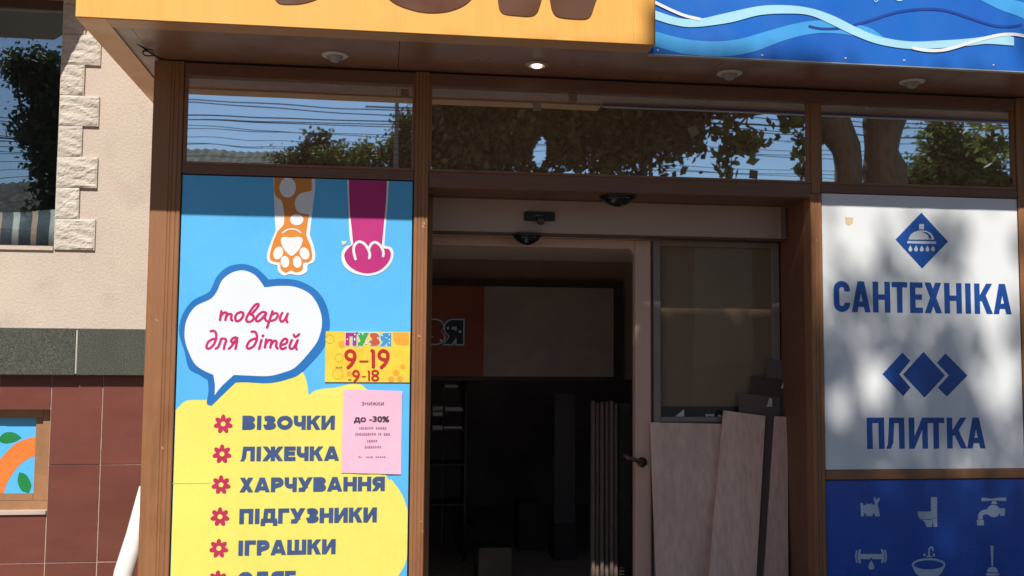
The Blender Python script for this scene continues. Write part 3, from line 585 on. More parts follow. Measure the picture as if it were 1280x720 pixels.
for tx, x0, x1, y0, y1 in (('ВІЗОЧКИ', 303, 418.5, 519.5, 536.8), ('ЛІЖЕЧКА', 300.5, 424, 558, 575.8), ('ХАРЧУВАННЯ', 299.5, 481, 596.3, 614.2), ('ПІДГУЗНИКИ', 299.3, 471, 635, 653.6), ('ІГРАШКИ', 297.3, 419.5, 674.6, 693.2), ('ОДЯГ', 297, 369.5, 714, 733)):
    pr = Print(YP - .0035, clp); a = P(x0, (y0 + y1) / 2, YP); b = P(x1, (y0 + y1) / 2 + .3, YP); zt = (P(x0, y0, YP)[2] + P(x1, y0 + (x1 - x0) * .0, YP)[2]) / 2; zb2 = (P(x0, y1, YP)[2] + P(x1, y1, YP)[2]) / 2
    word(pr, tx, a[0], b[0], zb2, zt, (zt - zb2) * .30, out=(slate, LP))
# paws
pz = lambda L: [(330 + x / 5.33, 215 + y / 5.33) for x, y in L]
pr = Print(YP - .002, clp); pr.px(cat(pz([(60, -10), (60, -10), (66, 150), (72, 300), (78, 390), (78, 390), (45, 470), (20, 550), (30, 600), (70, 618), (88, 622), (95, 660), (130, 690), (175, 680), (235, 688), (285, 665), (292, 620), (330, 600), (342, 560), (330, 490), (305, 420), (305, 420), (315, 330), (330, 200), (342, 100), (340, -10), (340, -10)]), True, 5)); pr.build('paw_outline', whitevin, LP)
pr = Print(YP - .003, clp); pr.px(cat(pz([(72, -10), (72, -10), (70, 140), (115, 190), (130, 240), (135, 300), (130, 350), (90, 395), (90, 395), (60, 470), (38, 555), (50, 590), (90, 600), (108, 605), (112, 645), (145, 670), (180, 655), (215, 668), (255, 650), (262, 605), (295, 600), (320, 570), (312, 500), (280, 420), (280, 420), (290, 340), (300, 285), (300, 285), (225, 265), (205, 200), (240, 145), (318, 125), (318, 125), (318, -10), (318, -10)]), True, 5)); pr.build('orange_paw', orange, LP)
pr = Print(YP - .004, clp)
for c_, r_ in (((158, 103), (54, 68)), ((218, 317), (44, 38))): pr.pxd(*pz([c_])[0], r_[0] / 5.33, r_[1] / 5.33)
for c_, r_, ro in (((95, 540), (31, 44), -.3), ((140, 598), (28, 40), .1), ((222, 600), (28, 40), .1), ((270, 543), (31, 42), .35)): pr.pxd(*pz([c_])[0], r_[0] / 5.33, r_[1] / 5.33, ro)
pr.px(cat(pz([(112, 450), (130, 433), (185, 436), (240, 433), (258, 455), (238, 510), (200, 552), (182, 558), (160, 545), (125, 500)]), True, 5)); pr.pieces('paw_spot', whitevin, LP)
pr = Print(YP - .004, clp); pr.pxr(pz([(124, 405), (155, 385), (190, 380), (220, 386), (244, 404)]), 1.7); pr.build('paw_line', whitevin, LP)
pm = lambda L: [(420 + x / 5.33, 215 + y / 5.33) for x, y in L]
pr = Print(YP - .002, clp); pr.px(cat(pm([(70, -10), (70, -10), (80, 200), (88, 400), (100, 485), (100, 485), (60, 500), (36, 550), (50, 620), (110, 670), (210, 692), (300, 670), (365, 610), (383, 550), (370, 505), (322, 490), (322, 490), (330, 380), (345, 200), (358, -10), (358, -10)]), True, 5)); pr.build('paw_outline', whitevin, LP)
pr = Print(YP - .003, clp); pr.px(cat(pm([(84, -10), (84, -10), (92, 250), (105, 380), (114, 480), (114, 480), (75, 515), (55, 555), (75, 610), (130, 655), (210, 675), (290, 655), (345, 605), (366, 550), (352, 515), (320, 508), (306, 485), (306, 485), (318, 360), (332, 200), (342, -10), (342, -10)]), True, 5)); pr.build('magenta_paw', mat('paw_magenta', (.52, .022, .20), .45, .05, 6), LP)
pr = Print(YP - .004, clp)
for L in ([(130, 580), (118, 530), (122, 490), (150, 465), (185, 475), (212, 510), (225, 545), (222, 572)], [(220, 510), (235, 480), (262, 468), (295, 490), (315, 530), (314, 560)]): pr.pxr(pm(L), 3.2)
pr.build('toe_line', whitevin, LP)
pr = Print(YP - .002, clp); pr.px(pm([(35, 460), (75, 462), (62, 480), (45, 488)])); pr.build('torn_speck', mat('cream_speck', (.7, .75, .5), .6), LP)
box('poster_seam', xB + .002, P(262, 604)[0], YP - .0022, YP - .0012, P(230, 605)[2], P(230, 603.6)[2], mat('seam', (.62, .58, .14), .6), LP)

# hours sign
HS = thing('opening_hours_sign', (.02, F, 1.35), 'yellow opening hours card reading 9-19 and 9-18 above the pink notice', 'sign')
YH = YP - .006
a = P(407.3, 414, YH); b = P(512, 478, YH)
box('card', a[0], b[0], YH, YH + .002, b[2], a[2], mat('hours_yellow', (.85, .56, .05), .4, .2, 14, col2=(.88, .68, .08)), HS)
hz = lambda L: [(400 + x / 9, 405 + y / 9) for x, y in L]
pr = Print(YH - .0006)
for c_, r_ in (((250, 230), 42), ((330, 560), 30), ((855, 550), 38), ((930, 480), 26), ((800, 620), 34), ((900, 620), 34)): pr.pxd(*hz([c_])[0], r_ / 9)
pr.px([hz([q])[0] for q in ((820, 95), (1000, 95), (1000, 230), (960, 240), (860, 230), (825, 180))])
pr.pieces('printed_blob', mat('hours_orange', (.82, .40, .05), .4, .1, 14), HS)
def ring(prn, c_, r_, w_): prn.pxr([hz([(c_[0] + r_ * math.cos(t), c_[1] + r_ * math.sin(t))])[0] for t in np.linspace(0, 2 * math.pi, 17)], w_, False, False)
pr = Print(YH - .0006)
for c_, r_ in (((110, 170), 48), ((215, 380), 45), ((440, 260), 45), ((200, 560), 60)): ring(pr, c_, r_, 1.0)
pr.pieces('printed_ring', mat('hours_ochre', (.70, .48, .04), .4), HS)
cols4 = (mat('hp', (.42, .02, .20), .5), mat('hg', (.05, .33, .05), .5), mat('hr', (.55, .10, .03), .5), mat('hb', (.06, .32, .65), .5))
def puzya(Y, x0, x1, zlo, zhi, parent, gap=.06, which='ПУЗЯ', mats=cols4, outline=True):
    n = len(which); w_ = (x1 - x0) / (n + gap * (n - 1))
    for i, ch in enumerate(which):
        xx = x0 + i * w_ * (1 + gap)
        if outline:
            pr = Print(Y); e_ = w_ * .07; glyph(pr, ch, xx - e_, zlo - e_, w_ + 2 * e_, zhi - zlo + 2 * e_, w_ * .50); pr.build('letter_outline', palevin, parent)
        pr = Print(Y - .0012); glyph(pr, ch, xx, zlo, w_, zhi - zlo, w_ * .36); pr.build('letter', mats[i], parent)
        pr = Print(Y - .0026)
        for _ in range(4): pr.disk((xx + w_ * random.choice((.17, .83)), zlo + (zhi - zlo) * random.uniform(.12, .9)), w_ * .07)
        pr.build('letter_dots', whitevin, parent)['kind'] = 'stuff'
puzya(YH - .001, P(432, 424, YH)[0], P(489, 424, YH)[0], P(460, 432, YH)[2], P(460, 416, YH)[2], HS)
pr = Print(YH - .002); r9 = lambda ox, oy, k, L: [hz([(ox + x * k, oy + y * k)])[0] for x, y in L]
nine = [(118, 20 + 48), (112, 105), (80, 118), (40, 105), (20, 75), (28, 40), (60, 18), (100, 30), (120, 65), (112, 115), (85, 165), (45, 205)]
pr.pxr(r9(272, 283, 1, nine), 4.2); pr.pxr(hz([(450, 420), (538, 420)]), 2.2); pr.pxr(hz([(585, 300), (600, 310), (600, 480)]), 4.2, False); pr.pxr(r9(645, 283, 1, nine), 4.2)
pr.build('hours_figures', red, HS)
pr = Print(YH - .002); pr.pxr(r9(362, 516, .62, nine), 2.7); pr.pxr(hz([(475, 592), (510, 592)]), 1.3); pr.pxr(hz([(545, 532), (552, 538), (552, 630)]), 2.4, False)
pr.pxr(hz([(620, 578), (590, 560), (595, 532), (622, 525), (648, 535), (650, 560), (620, 578), (590, 600), (590, 622), (620, 634), (650, 622), (652, 600), (620, 578)]), 2.3); pr.build('hours_figures', red, HS)
fonttext('days_text', 'пн сб', *[P(400 + 212 / 9, 405 + 486 / 9, YH)[i] for i in (0, 2)], .010, ink, HS, YH - .0015, .01); fonttext('days_text', 'нд', *[P(400 + 335 / 9, 405 + 628 / 9, YH)[i] for i in (0, 2)], .010, ink, HS, YH - .0015, .02)
# pink notice
PN = thing('pink_notice', (.03, F, .95), 'pink paper notice announcing do -30% taped over the word list', 'notice')
YN = YP - .0055
cs = [P(426.4, 591, YN), P(501.2, 593, YN), P(502.8, 488.6, YN), P(429.2, 486.7, YN)]
v = []; f = []; n = 8
for j in range(n + 1):
    for i in range(n + 1):
        q = (Vector(cs[0]) * (1 - i / n) + Vector(cs[1]) * (i / n)) * (1 - j / n) + (Vector(cs[3]) * (1 - i / n) + Vector(cs[2]) * (i / n)) * (j / n)
        q.y += .0012 * math.sin(i * 1.7 + j * .9) - (.006 * max(0, (i + j - 13) / 3)); v.append(q)
for j in range(n):
    for i in range(n): a_ = j * (n + 1) + i; f.append((a_, a_ + 1, a_ + n + 2, a_ + n + 1))
mk('paper', v, f, pink, PN, smooth=True)
def pxt(name, t, x, y, h, wpx, mm, bold=0): q = P(x, y, YN); return fonttext(name, t, q[0], q[2], h * F / _f, mm, PN, YN - .0022, bold, width=wpx * F / _f)
pxt('notice_heading', 'ЗНИЖКИ', 466, 504.5, 4.2, 27, ink); pxt('notice_discount', 'до -30%', 464.5, 524.5, 8.6, 43, ink, .035)
pr = Print(YN - .0022)
for y, x0, x1, h in ((535, 449, 482, 2.6), (542.5, 444, 488, 2.6), (551, 459, 471, 2.6), (558.5, 456, 475, 2.6), (571, 448, 480, 1.4)):
    x = x0
    while x < x1: w_ = random.uniform(1.0, 2.2); pr.px([(x, y - h / 2), (x + w_, y - h / 2), (x + w_, y + h / 2), (x, y + h / 2)]) if random.random() < .85 else None; x += w_ + .9
pr.build('small_print', mat('faded_ink', (.36, .20, .30), .8), PN)['kind'] = 'stuff'

# ================================================================== RIGHT WINDOW PANELS
RP = thing('plumbing_window_panel', (3.0, F, 1.0), 'white window panel with blue lettering and diamond logos right of the doorway', 'sign')
YR = F + .012
box('panel', xF + .003, xG - .001, YR, YR + .02, 1.013, 2.530, whitevin, RP); box('gasket', xF, xG + .002, YR + .021, YR + .03, 1.011, 2.533, blackpl, RP)
def zq6(L): return [(1110 + x / 9, 260 + y / 9) for x, y in L]
pr = Print(YR - .001); pr.px(zq6([(375, 52), (676, 378), (384, 680), (84, 355)])); dm = pr.build('shower_diamond', signblue, RP)
pr = Print(YR - .002); pr.px(zq6([(350, 180), (405, 180), (405, 240), (350, 240)])); pr.px(cat(zq6([(230, 355), (230, 355), (250, 305), (300, 268), (375, 252), (450, 265), (500, 305), (522, 355), (522, 355)]), True, 6)); pr.px(zq6([(218, 370), (542, 375), (540, 405), (216, 398)]))
for i, x in enumerate((252, 316, 380, 444, 508)): pr.px(cat(zq6([(x, 418 + i), (x, 418 + i), (x + 20, 462), (x + 12, 486), (x - 10, 487), (x - 22, 465)]), True, 4))
pr.pieces('shower_piece', mat('pale_grey_print', (.62, .66, .72), .4), dm)
pr = Print(YR - .0035); pr.px(cat(zq6([(385, 268), (385, 268), (440, 275), (480, 310), (488, 345), (488, 345), (462, 345), (462, 345), (450, 305), (420, 285)]), True, 5)); pr.build('highlight', signblue, dm)
pr = Print(YR - .001)
sp_ = [(1042, 1062), (1064, 1087), (1090, 1111.5), (1113.5, 1133), (1136, 1152), (1154, 1176), (1179, 1201), (1205, 1213), (1217, 1240), (1241, 1264)]
x0_, x1_ = P(1042, 372, YR)[0], P(1264, 375, YR)[0]; word(pr, 'САНТЕХНІКА', x0_, x1_, P(1150, 391.3, YR)[2], P(1150, 353, YR)[2], .033, [((a - 1042) / 222, (b - 1042) / 222) for a, b in sp_], out=(signblue, RP))
pr = Print(YR - .001); sp_ = [(1083.5, 1105), (1107, 1130), (1135.5, 1159), (1159, 1180), (1183, 1208), (1208, 1231.5)]
x0_, x1_ = P(1083.5, 541, YR)[0], P(1231.5, 541, YR)[0]; word(pr, 'ПЛИТКА', x0_, x1_, P(1157, 560.8, YR)[2], P(1157, 522, YR)[2], .033, [((a - 1083.5) / 148, (b - 1083.5) / 148) for a, b in sp_], out=(signblue, RP))
zt_ = lambda L: [(1070 + x / 5.141, 430 + y / 5.141) for x, y in L]
for L in ([(298, 55), (349, 108), (278, 195), (350, 280), (304, 335), (170, 193)], [(575, 60), (716, 202), (584, 338), (526, 280), (598, 202), (520, 120)], [(434, 50), (572, 202), (440, 345), (302, 195)]): pr = Print(YR - .001); pr.px(zt_(L)); pr.build('tile_diamond', signblue, RP)
pr = Print(YR - .001); pr.px([(1056, 271), (1067, 272), (1066, 279), (1061, 282), (1057, 279)]); pr.build('tape_stain', mat('tape_stain', (.66, .50, .32), .7), RP)
BP = thing('blue_icon_panel', (3.0, F, .55), 'dark blue lower window panel printed with plumbing icons', 'sign')
box('panel', xF + .003, xG - .001, YR, YR + .02, .202, .954, panelblue, BP); box('gasket', xF, xG + .002, YR + .021, YR + .03, .202, .957, blackpl, BP)
i1 = lambda L: [(1060 + x / 6.545, 610 + y / 6.545) for x, y in L]; i2 = lambda L: [(1170 + x / 6.545, 610 + y / 6.545) for x, y in L]
pr = Print(YR - .001); pr.px(i1([(102, 122), (120, 122), (125, 140), (145, 140), (150, 124), (163, 132), (178, 132), (185, 124), (200, 132), (215, 140), (222, 128), (212, 100), (210, 78), (228, 70), (222, 85), (232, 92), (248, 88), (246, 74), (262, 85), (258, 105), (242, 122), (250, 170), (263, 232), (222, 232), (215, 208), (205, 208), (200, 230), (150, 230), (145, 208), (135, 208), (125, 232), (106, 232)])); pr.build('valve_icon', iconm, BP)
pr = Print(YR - .001); pr.px(i1([(678, 74), (730, 74), (728, 200), (730, 318), (700, 318), (698, 280), (690, 280), (688, 318), (640, 318), (632, 285), (608, 262), (585, 250), (572, 222), (570, 192), (678, 192)])); ti = pr.build('toilet_icon', iconm, BP)
pr = Print(YR - .002); pr.pxr(i1([(600, 252), (650, 258), (700, 250), (722, 238)]), .8); pr.build('toilet_line', panelblue, ti)
pr = Print(YR - .001); pr.px(cat(i2([(372, 80), (372, 80), (400, 80), (440, 88), (475, 85), (520, 78), (575, 78), (575, 78), (575, 108), (575, 108), (530, 106), (478, 100), (420, 106), (372, 108), (372, 108)]), True, 3)); pr.px(i2([(462, 104), (490, 104), (500, 132), (450, 132)])); pr.disk((P(*i2([(470, 188)])[0], YR)[0], P(*i2([(470, 188)])[0], YR)[2]), .040, .034); pr.px(i2([(525, 165), (565, 165), (562, 228), (525, 228)])); pr.pxr(i2([(430, 195), (390, 200), (365, 220), (364, 258)]), 6.5, True, False); pr.px(i2([(335, 262), (392, 262), (392, 306), (335, 306)])); pr.build('tap_icon', iconm, BP)
pr = Print(YR - .001); pr.px(i1([(95, 540), (285, 540), (285, 582), (205, 582), (190, 570), (175, 582), (95, 582)])); pr.pxr(i1([(72, 515), (64, 560), (72, 605)]), 2.2); pr.pxr(i1([(98, 510), (86, 560), (98, 608)]), 3); pr.pxr(i1([(302, 512), (312, 560), (302, 605)]), 2.2); pr.pxr(i1([(278, 508), (290, 560), (278, 606)]), 3); pr.px(cat(i1([(190, 590), (190, 590), (214, 640), (204, 665), (176, 665), (166, 640)]), True, 4)); pr.build('pipe_icon', iconm, BP)
pr = Print(YR - .001); c_ = i1([(660, 625)])[0]; pr.pxr([(c_[0] + 20 * math.cos(t), c_[1] + 6.5 + 7.0 * math.sin(t) - 6) for t in np.linspace(0, 2 * math.pi, 25)], 2.6, False, False)
pr.px(cat([(1140, 706), (1140, 706), (1147, 711), (1161, 714), (1174, 711), (1181, 706), (1181, 706), (1177, 716), (1167, 723), (1155, 723), (1144, 716)], True, 4)); pr.pxr(i1([(663, 560), (663, 510), (675, 486), (692, 490), (694, 510)]), 2.2); pr.pxd(*i1([(625, 547)])[0], 1.7); pr.pxd(*i1([(703, 547)])[0], 1.7); pr.px(i1([(640, 556), (690, 556), (690, 564), (640, 564)])); pr.build('basin_icon', iconm, BP)
pr = Print(YR - .001); pr.px(i2([(445, 470), (470, 470), (467, 640), (455, 640)])); pr.px(cat(i2([(418, 690), (418, 690), (425, 660), (462, 645), (498, 660), (508, 690), (508, 690)]), True, 4)); pr.px(i2([(410, 696), (516, 696), (518, 712), (408, 712)])); pr.px(i2([(415, 716), (510, 716), (520, 790), (405, 790)])); pr.build('plunger_icon', iconm, BP)

# ================================================================== DOORWAY
YD = F + .34
SD = thing('sliding_door_housing', (1.25, YD, 2.31), 'beige sliding door operator housing across the top of the doorway', 'door housing')
box('cover', xD - .02, xE - .034, YD - .02, YD + .14, 2.312, 2.50, beigelin, SD, bevel=.004); box('end_cap', xE - .033, xE - .008, YD - .02, YD + .14, 2.31, 2.50, greyframe, SD)
box('bottom_track', xD - .02, xE - .034, YD - .012, YD + .06, 2.300, 2.3115, mat('brown_track', (.12, .06, .04), .5), SD)
MS = thing('motion_sensor', P(674, 271, YD - .02), 'small black rectangular motion sensor on the beige door housing', 'sensor')
p0, p1 = P(655, 265, YD - .02), P(693, 277, YD - .02)
box('case', p0[0], p1[0], YD - .042, YD - .0205, p1[2], p0[2], blackpl, MS, bevel=.004); q = P(676, 276, YD - .05); MB().lathe((q[0], YD - .044, q[2] + .004), [(.026, .0), (.022, -.012), (.01, -.018)], 14, 'y').build('lens', mat('sensor_lens', (.06, .05, .055), .2), MS, smooth=True)
q = P(674, 270, YD - .05); box('badge', q[0] - .022, q[0] + .02, YD - .0435, YD - .0425, q[2] - .001, q[2] + .006, mat('badge', (.2, .19, .2), .3), MS)
def dome(px, py, Y, ztop, r, h, label):
    x = P(px, py, Y)[0]; t = thing('dome_camera', (x, Y, ztop), label, 'security camera')
    MB().lathe((x, Y, ztop), [(r, 0), (r, -.008), (r * .97, -.012)], 24).build('base', blackpl, t); MB().lathe((x, Y, ztop - .012), [(r * .93, 0), (r * .80, -h * .30), (r * .5, -h * .62), (r * .14, -h * .82)], 24).build('dome', mat('dome_tint', (.015, .02, .024), .08), t, smooth=True)
dome(772, 243, F + .12, 2.4995, .102, .058, 'larger black dome camera under the wooden transom rail')
# door leaf of white plastic, open doorway behind
YL = F + .42
PL = thing('plastic_door_frame', (.85, YL, 0), 'pinkish plastic door frame with rounded corner and dark lever handle', 'door')
xs0, xs1 = 1.450, 1.545; zt0, zt1 = P(650, 308, YL)[2], 2.299
box('stile', xs0, xs1, YL, YL + .06, 0, zt1 - .001, pvc, PL, bevel=.006); box('head', -.35, xs0 - .001, YL + .002, YL + .058, zt0, zt1 - .002, pvc, PL, bevel=.004)
cc = MB(); rr = .045; pts = [(xs0, zt0)] + [(xs0 - rr + rr * math.sin(t), zt0 - rr + rr * math.cos(t)) for t in np.linspace(0, math.pi / 2, 8)]; n = len(pts)
cc.v = [(x, YL + .004, z) for x, z in pts] + [(x, YL + .05, z) for x, z in pts]; cc.f = [tuple(range(n)), tuple(range(2 * n - 1, n - 1, -1))] + [(i, (i + 1) % n, n + (i + 1) % n, n + i) for i in range(n)]; cc.build('corner_fillet', pvc, PL)
hd = MB(); h0 = P(803, 578, YL - .01); hd.lathe((h0[0], YL - .001, h0[2]), [(.030, 0), (.028, -.010), (.014, -.014), (.012, -.035)], 16, 'y'); hd.tube([P(803, 578, YL - .035), P(797, 576, YL - .045), P(788, 573, YL - .045), P(779, 568.5, YL - .04)], [.012, .013, .012, .010], 8)
ho = hd.build('handle', mat('bronze_handle', (.12, .07, .05), .25, metal=.7), PL, smooth=True)
hq = P(808, 583, YL - .004); MB().lathe((hq[0], YL - .002, hq[2]), [(.008, 0), (.008, -.008), (.004, -.01)], 12, 'y').build('key_cylinder', lampmetal, ho)
# fixed glazed panel on the right
GP = thing('glazed_side_panel', (1.93, YL, 1.27), 'grey aluminium glazed panel filling the right of the doorway behind the boards', 'glass panel')
gx0_, gx1_ = 1.560, 2.325; gz0, gz1 = .25, 2.298; gl0, gl1 = P(826, 400, YL)[0], P(966, 400, YL)[0]; gt, gb = P(900, 309, YL)[2], P(870, 521, YL)[2]
box('frame_stile', gx0_, gl0, YL, YL + .05, gz0, gz1, greyframe, GP, bevel=.003); box('frame_stile', gl1, gx1_, YL, YL + .05, gz0, gz1, greyframe, GP, bevel=.003); box('frame_rail', gl0 + .001, gl1 - .001, YL, YL + .05, gt, gz1, greyframe, GP, bevel=.003); box('frame_rail', gl0 + .001, gl1 - .001, YL, YL + .05, gb - .03, gb, greyframe, GP, bevel=.003)
box('pane', gl0, gl1, YL + .028, YL + .034, gb, gt, glass_d, GP); box('lower_panel', gl0 + .001, gl1 - .001, YL + .01, YL + .04, gz0, gb - .031, greyframe, GP)
box('black_strip', gl0 + .002, gl1 - .002, YL + .022, YL + .026, gb + .001, gb + .058, blackpl, GP)
ls = Print(YL + .0215); q = lambda x, y: (P(x, y, YL + .02)[0], P(x, y, YL + .02)[2])
ls.poly([q(842, 522.5), q(855, 511.5), q(855.5, 522.8)]); ls.poly([q(882, 517.6), q(893, 517.8), q(893, 523), q(890, 523), q(890, 520), q(885, 520), q(885, 523), q(882, 523)]); ls.poly([q(899, 518), q(904, 521), q(902, 523), q(897, 519.5)]); ls.pieces('letter', mat('dull_white', (.6, .6, .6), .6), GP)
# boards leaning in the doorway
def board(corners, Y0, Y1, th, m, label, name='leaning_board'):
    """corners px: bl, br, tr, tl ; leaning from Y0 (bottom) to Y1 (top)"""
    bl, br, tr, tl = corners; fr = [P(*bl, Y0), P(*br, Y0), P(*tr, Y1), P(*tl, Y1)]
    c = fr[0]; o = MB().hexa(fr, (0, th, 0)).build(name, m, None, base=(c[0], c[1], c[2]), bevel=.0012)
    return prop(o, label, 'board', 'boards leaning in the doorway')
board([(822, 760), (900, 760), (905, 530), (813, 528)], YL - .07, YL - .024, .018, boardm, 'wide flat grey-brown board leaning left of the tall narrow one')
board([(880, 800), (941, 800), (957, 520), (905, 513)], YL - .16, YL - .050, .018, boardm2, 'tall narrow pale wooden board tilted in front of the wide board')
board([(950, 800), (986, 800), (984.5, 521), (969, 520.5)], YL - .12, YL - .05, .018, boardm2, 'narrow board at the right edge of the doorway')
board([(918, 780), (962, 780), (976, 497), (924, 491)], YL - .10, YL - .012, .008, cardm, 'dark brown board with a pale tag just behind the tall narrow one')
board([(935, 780), (984, 780), (981, 474), (939, 470)], YL - .055, YL - .004, .0035, mat('darker_cardboard', (.10, .06, .05), .8), 'second darkest board, rising behind the tagged board')
board([(962, 780), (987, 780), (982, 450), (958, 449)], YL - .040, YL - .0005, .003, mat('grey_brown_board', (.17, .13, .115), .8), 'topmost grey-brown board by the right reveal, highest of the stack')
for (x, y, Yt, lb) in ((962, 503, YL - .021, 'white paper tag on the dark brown board'), (980, 480, YL - .012, 'white paper tag on the board behind, close to the reveal')):
    t_ = Print(Yt); t_.px([(x - 4, y + 5.5), (x + 3.5, y + 5.5), (x + 3.2, y - 4.5), (x, y - 6)]); prop(t_.build('paper_tag', mat('tag_white', (.62, .6, .56), .7), None, base=P(x, y, Yt)), lb, 'tag')

# ================================================================== SHOP INTERIOR
roomm = mat('interior_paint', (.34, .24, .21), .8, .08, 3); darkroom = mat('dark_interior', (.5, .43, .46), .8, .2, 2)
ceil_m = mat('vestibule_ceiling', (.82, .66, .58), .8, .05, 3)
prop(box('shop_floor', -1.12, 3.7, F + .02, 11, .001, .02, mat('floor_tile', (.42, .35, .31), .4), base=(1.2, 8, 0)), kind='structure')
prop(box('vestibule_ceiling', -1.12, 2.9, YL + .08, 7.5, 2.352, 2.40, ceil_m, base=(.9, 6.5, 2.35)), kind='structure')
prop(box('inner_header_wall', -1.12, 3.7, 7.5, 7.56, 1.45, 3.0, roomm, base=(1.2, 7.5, 1.45)), kind='structure')
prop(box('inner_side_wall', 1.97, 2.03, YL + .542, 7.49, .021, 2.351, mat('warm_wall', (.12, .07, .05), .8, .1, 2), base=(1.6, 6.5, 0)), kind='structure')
prop(box('partition_wall', 1.57, 3.55, YL + .50, YL + .54, .021, 2.351, mat('ochre_wall', (.36, .27, .165), .8, .12, 2.5), base=(2.0, 6.1, 0)), kind='structure')
prop(box('back_wall', -1.12, 3.7, 10.9, 11, .021, 3.0, darkroom, base=(1.2, 10.9, 0)), kind='structure')
prop(box('left_interior_wall', -1.12, -1.02, F + .4, 10.89, .021, 3.0, darkroom, base=(-1.1, 8, 0)), kind='structure')
prop(box('right_interior_wall', 3.6, 3.7, F + .4, 10.89, .021, 3.0, darkroom, base=(3.6, 8, 0)), kind='structure')
prop(box('shop_ceiling', -1.12, 3.7, 7.57, 11, 2.95, 3.05, darkroom, base=(1.2, 9, 3)), kind='structure')
# beam and dark frame
YI = 7.40
IS = thing('interior_sign', (.9, YI, 1.5), 'dim interior sign with orange end and colourful letters above the inner doorway', 'sign')
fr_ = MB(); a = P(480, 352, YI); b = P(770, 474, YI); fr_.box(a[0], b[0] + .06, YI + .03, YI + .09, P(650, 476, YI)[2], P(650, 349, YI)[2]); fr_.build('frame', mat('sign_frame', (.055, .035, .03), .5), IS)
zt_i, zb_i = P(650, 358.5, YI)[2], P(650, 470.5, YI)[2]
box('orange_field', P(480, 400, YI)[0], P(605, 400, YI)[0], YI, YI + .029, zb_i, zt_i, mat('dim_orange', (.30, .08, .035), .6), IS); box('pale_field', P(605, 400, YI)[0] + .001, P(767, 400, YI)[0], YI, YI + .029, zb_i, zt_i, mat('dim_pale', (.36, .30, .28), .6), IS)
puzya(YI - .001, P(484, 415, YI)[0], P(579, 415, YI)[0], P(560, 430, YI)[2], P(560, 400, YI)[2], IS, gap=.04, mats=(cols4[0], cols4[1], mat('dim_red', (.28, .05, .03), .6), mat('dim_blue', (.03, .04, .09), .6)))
dome(659, 297, YL - .09, 2.2998, .082, .055, 'smaller black dome camera hanging in the doorway below the beige door housing')
# rack of long mouldings
YM = 6.9
RK = thing('moulding_rack', (P(757, 700, YM)[0], YM, 0), 'bundle of long dark mouldings standing upright inside the doorway', 'moulding bundle')
for i, x in enumerate((742, 747.5, 753, 759.5, 765, 771)):
    a = P(x - 2.1, 600, YM)[0]; b = P(x + 2.1, 600, YM)[0]; box('moulding', a, b, YM + .02 * (i % 2), YM + .05, .02, P(x, 501 + (i * 3) % 4, YM)[2], mat('dark_moulding', (.30, .22, .19), .45, .1, 10), RK, bevel=.004)
gr = MB(); x0_, x1_ = P(776, 600, YM)[0], P(790, 600, YM)[0]; zz = .1
while zz < P(780, 510, YM)[2]: gr.box(x0_, x1_, YM + .03, YM + .045, zz, zz + .010); zz += .022
gr.box(x0_, x1_, YM + .046, YM + .06, .02, P(780, 505, YM)[2]); prop(gr.build('ribbed_sheet', mat('ribbed_sheet', (.10, .07, .06), .6), None, base=(x0_, YM, 0)), 'dark ribbed sheet standing between the mouldings and the door stile', 'sheet')
# shelf with goods
YSf = 7.9
SH = thing('shelf_unit', (P(560, 700, YSf)[0], YSf, 0), 'dark shelving unit with pale packages just inside the doorway', 'shelf')
sm = mat('shelf_metal', (.025, .022, .022), .4, metal=.3); xa, xb = P(515, 500, YSf)[0], P(581, 500, YSf)[0]
for y in (484, 512, 537, 580, 630): box('shelf_board', xa, xb, YSf, YSf + .35, P(560, y, YSf)[2] - .012, P(560, y, YSf)[2], sm, SH)
box('upright', xb + .001, xb + .02, YSf, YSf + .35, .02, P(560, 476, YSf)[2], sm, SH); box('upright', P(554, 500, YSf)[0] - .004, P(554, 500, YSf)[0] + .004, YSf - .008, YSf - .001, .02, P(560, 476, YSf)[2], sm, SH)
pk = mat('pale_package', (.55, .52, .50), .5)
for k, (x0, x1, y0, y1, lb) in enumerate(((541, 553.5, 508, 513, 'pale package on the middle shelf, left of the upright'), (556, 578, 509, 514, 'pale package on the middle shelf, right of the upright'), (541, 553, 515, 520, 'pale package lying just under the middle shelf'), (541, 553.5, 532, 537, 'pale package on the lower shelf, left of the upright'), (555, 578, 533, 536, 'thin pale package on the lower shelf, right of the upright'), (556, 572, 481, 484.5, 'small shiny packet on the top shelf'))):
    a = P(x0, y1, YSf - .03); b = P(x1, y0, YSf - .03); prop(box('package', a[0], b[0], YSf - .03, YSf - .01, a[2], b[2], pk, None, base=(a[0], YSf - .03, a[2])), lb, 'package', 'packages on the dark shelf')
bx = MB(); a = P(598, 735, 7.0); b = P(640, 684, 7.0); bx.box(a[0], b[0], 7.0, 7.3, .021, b[2]); prop(bx.build('cardboard_box', mat('dim_box', (.04, .034, .036), .8), None, base=(a[0], 7.0, .02), bevel=.004), 'dim box standing on the shop floor deep in the doorway', 'box')

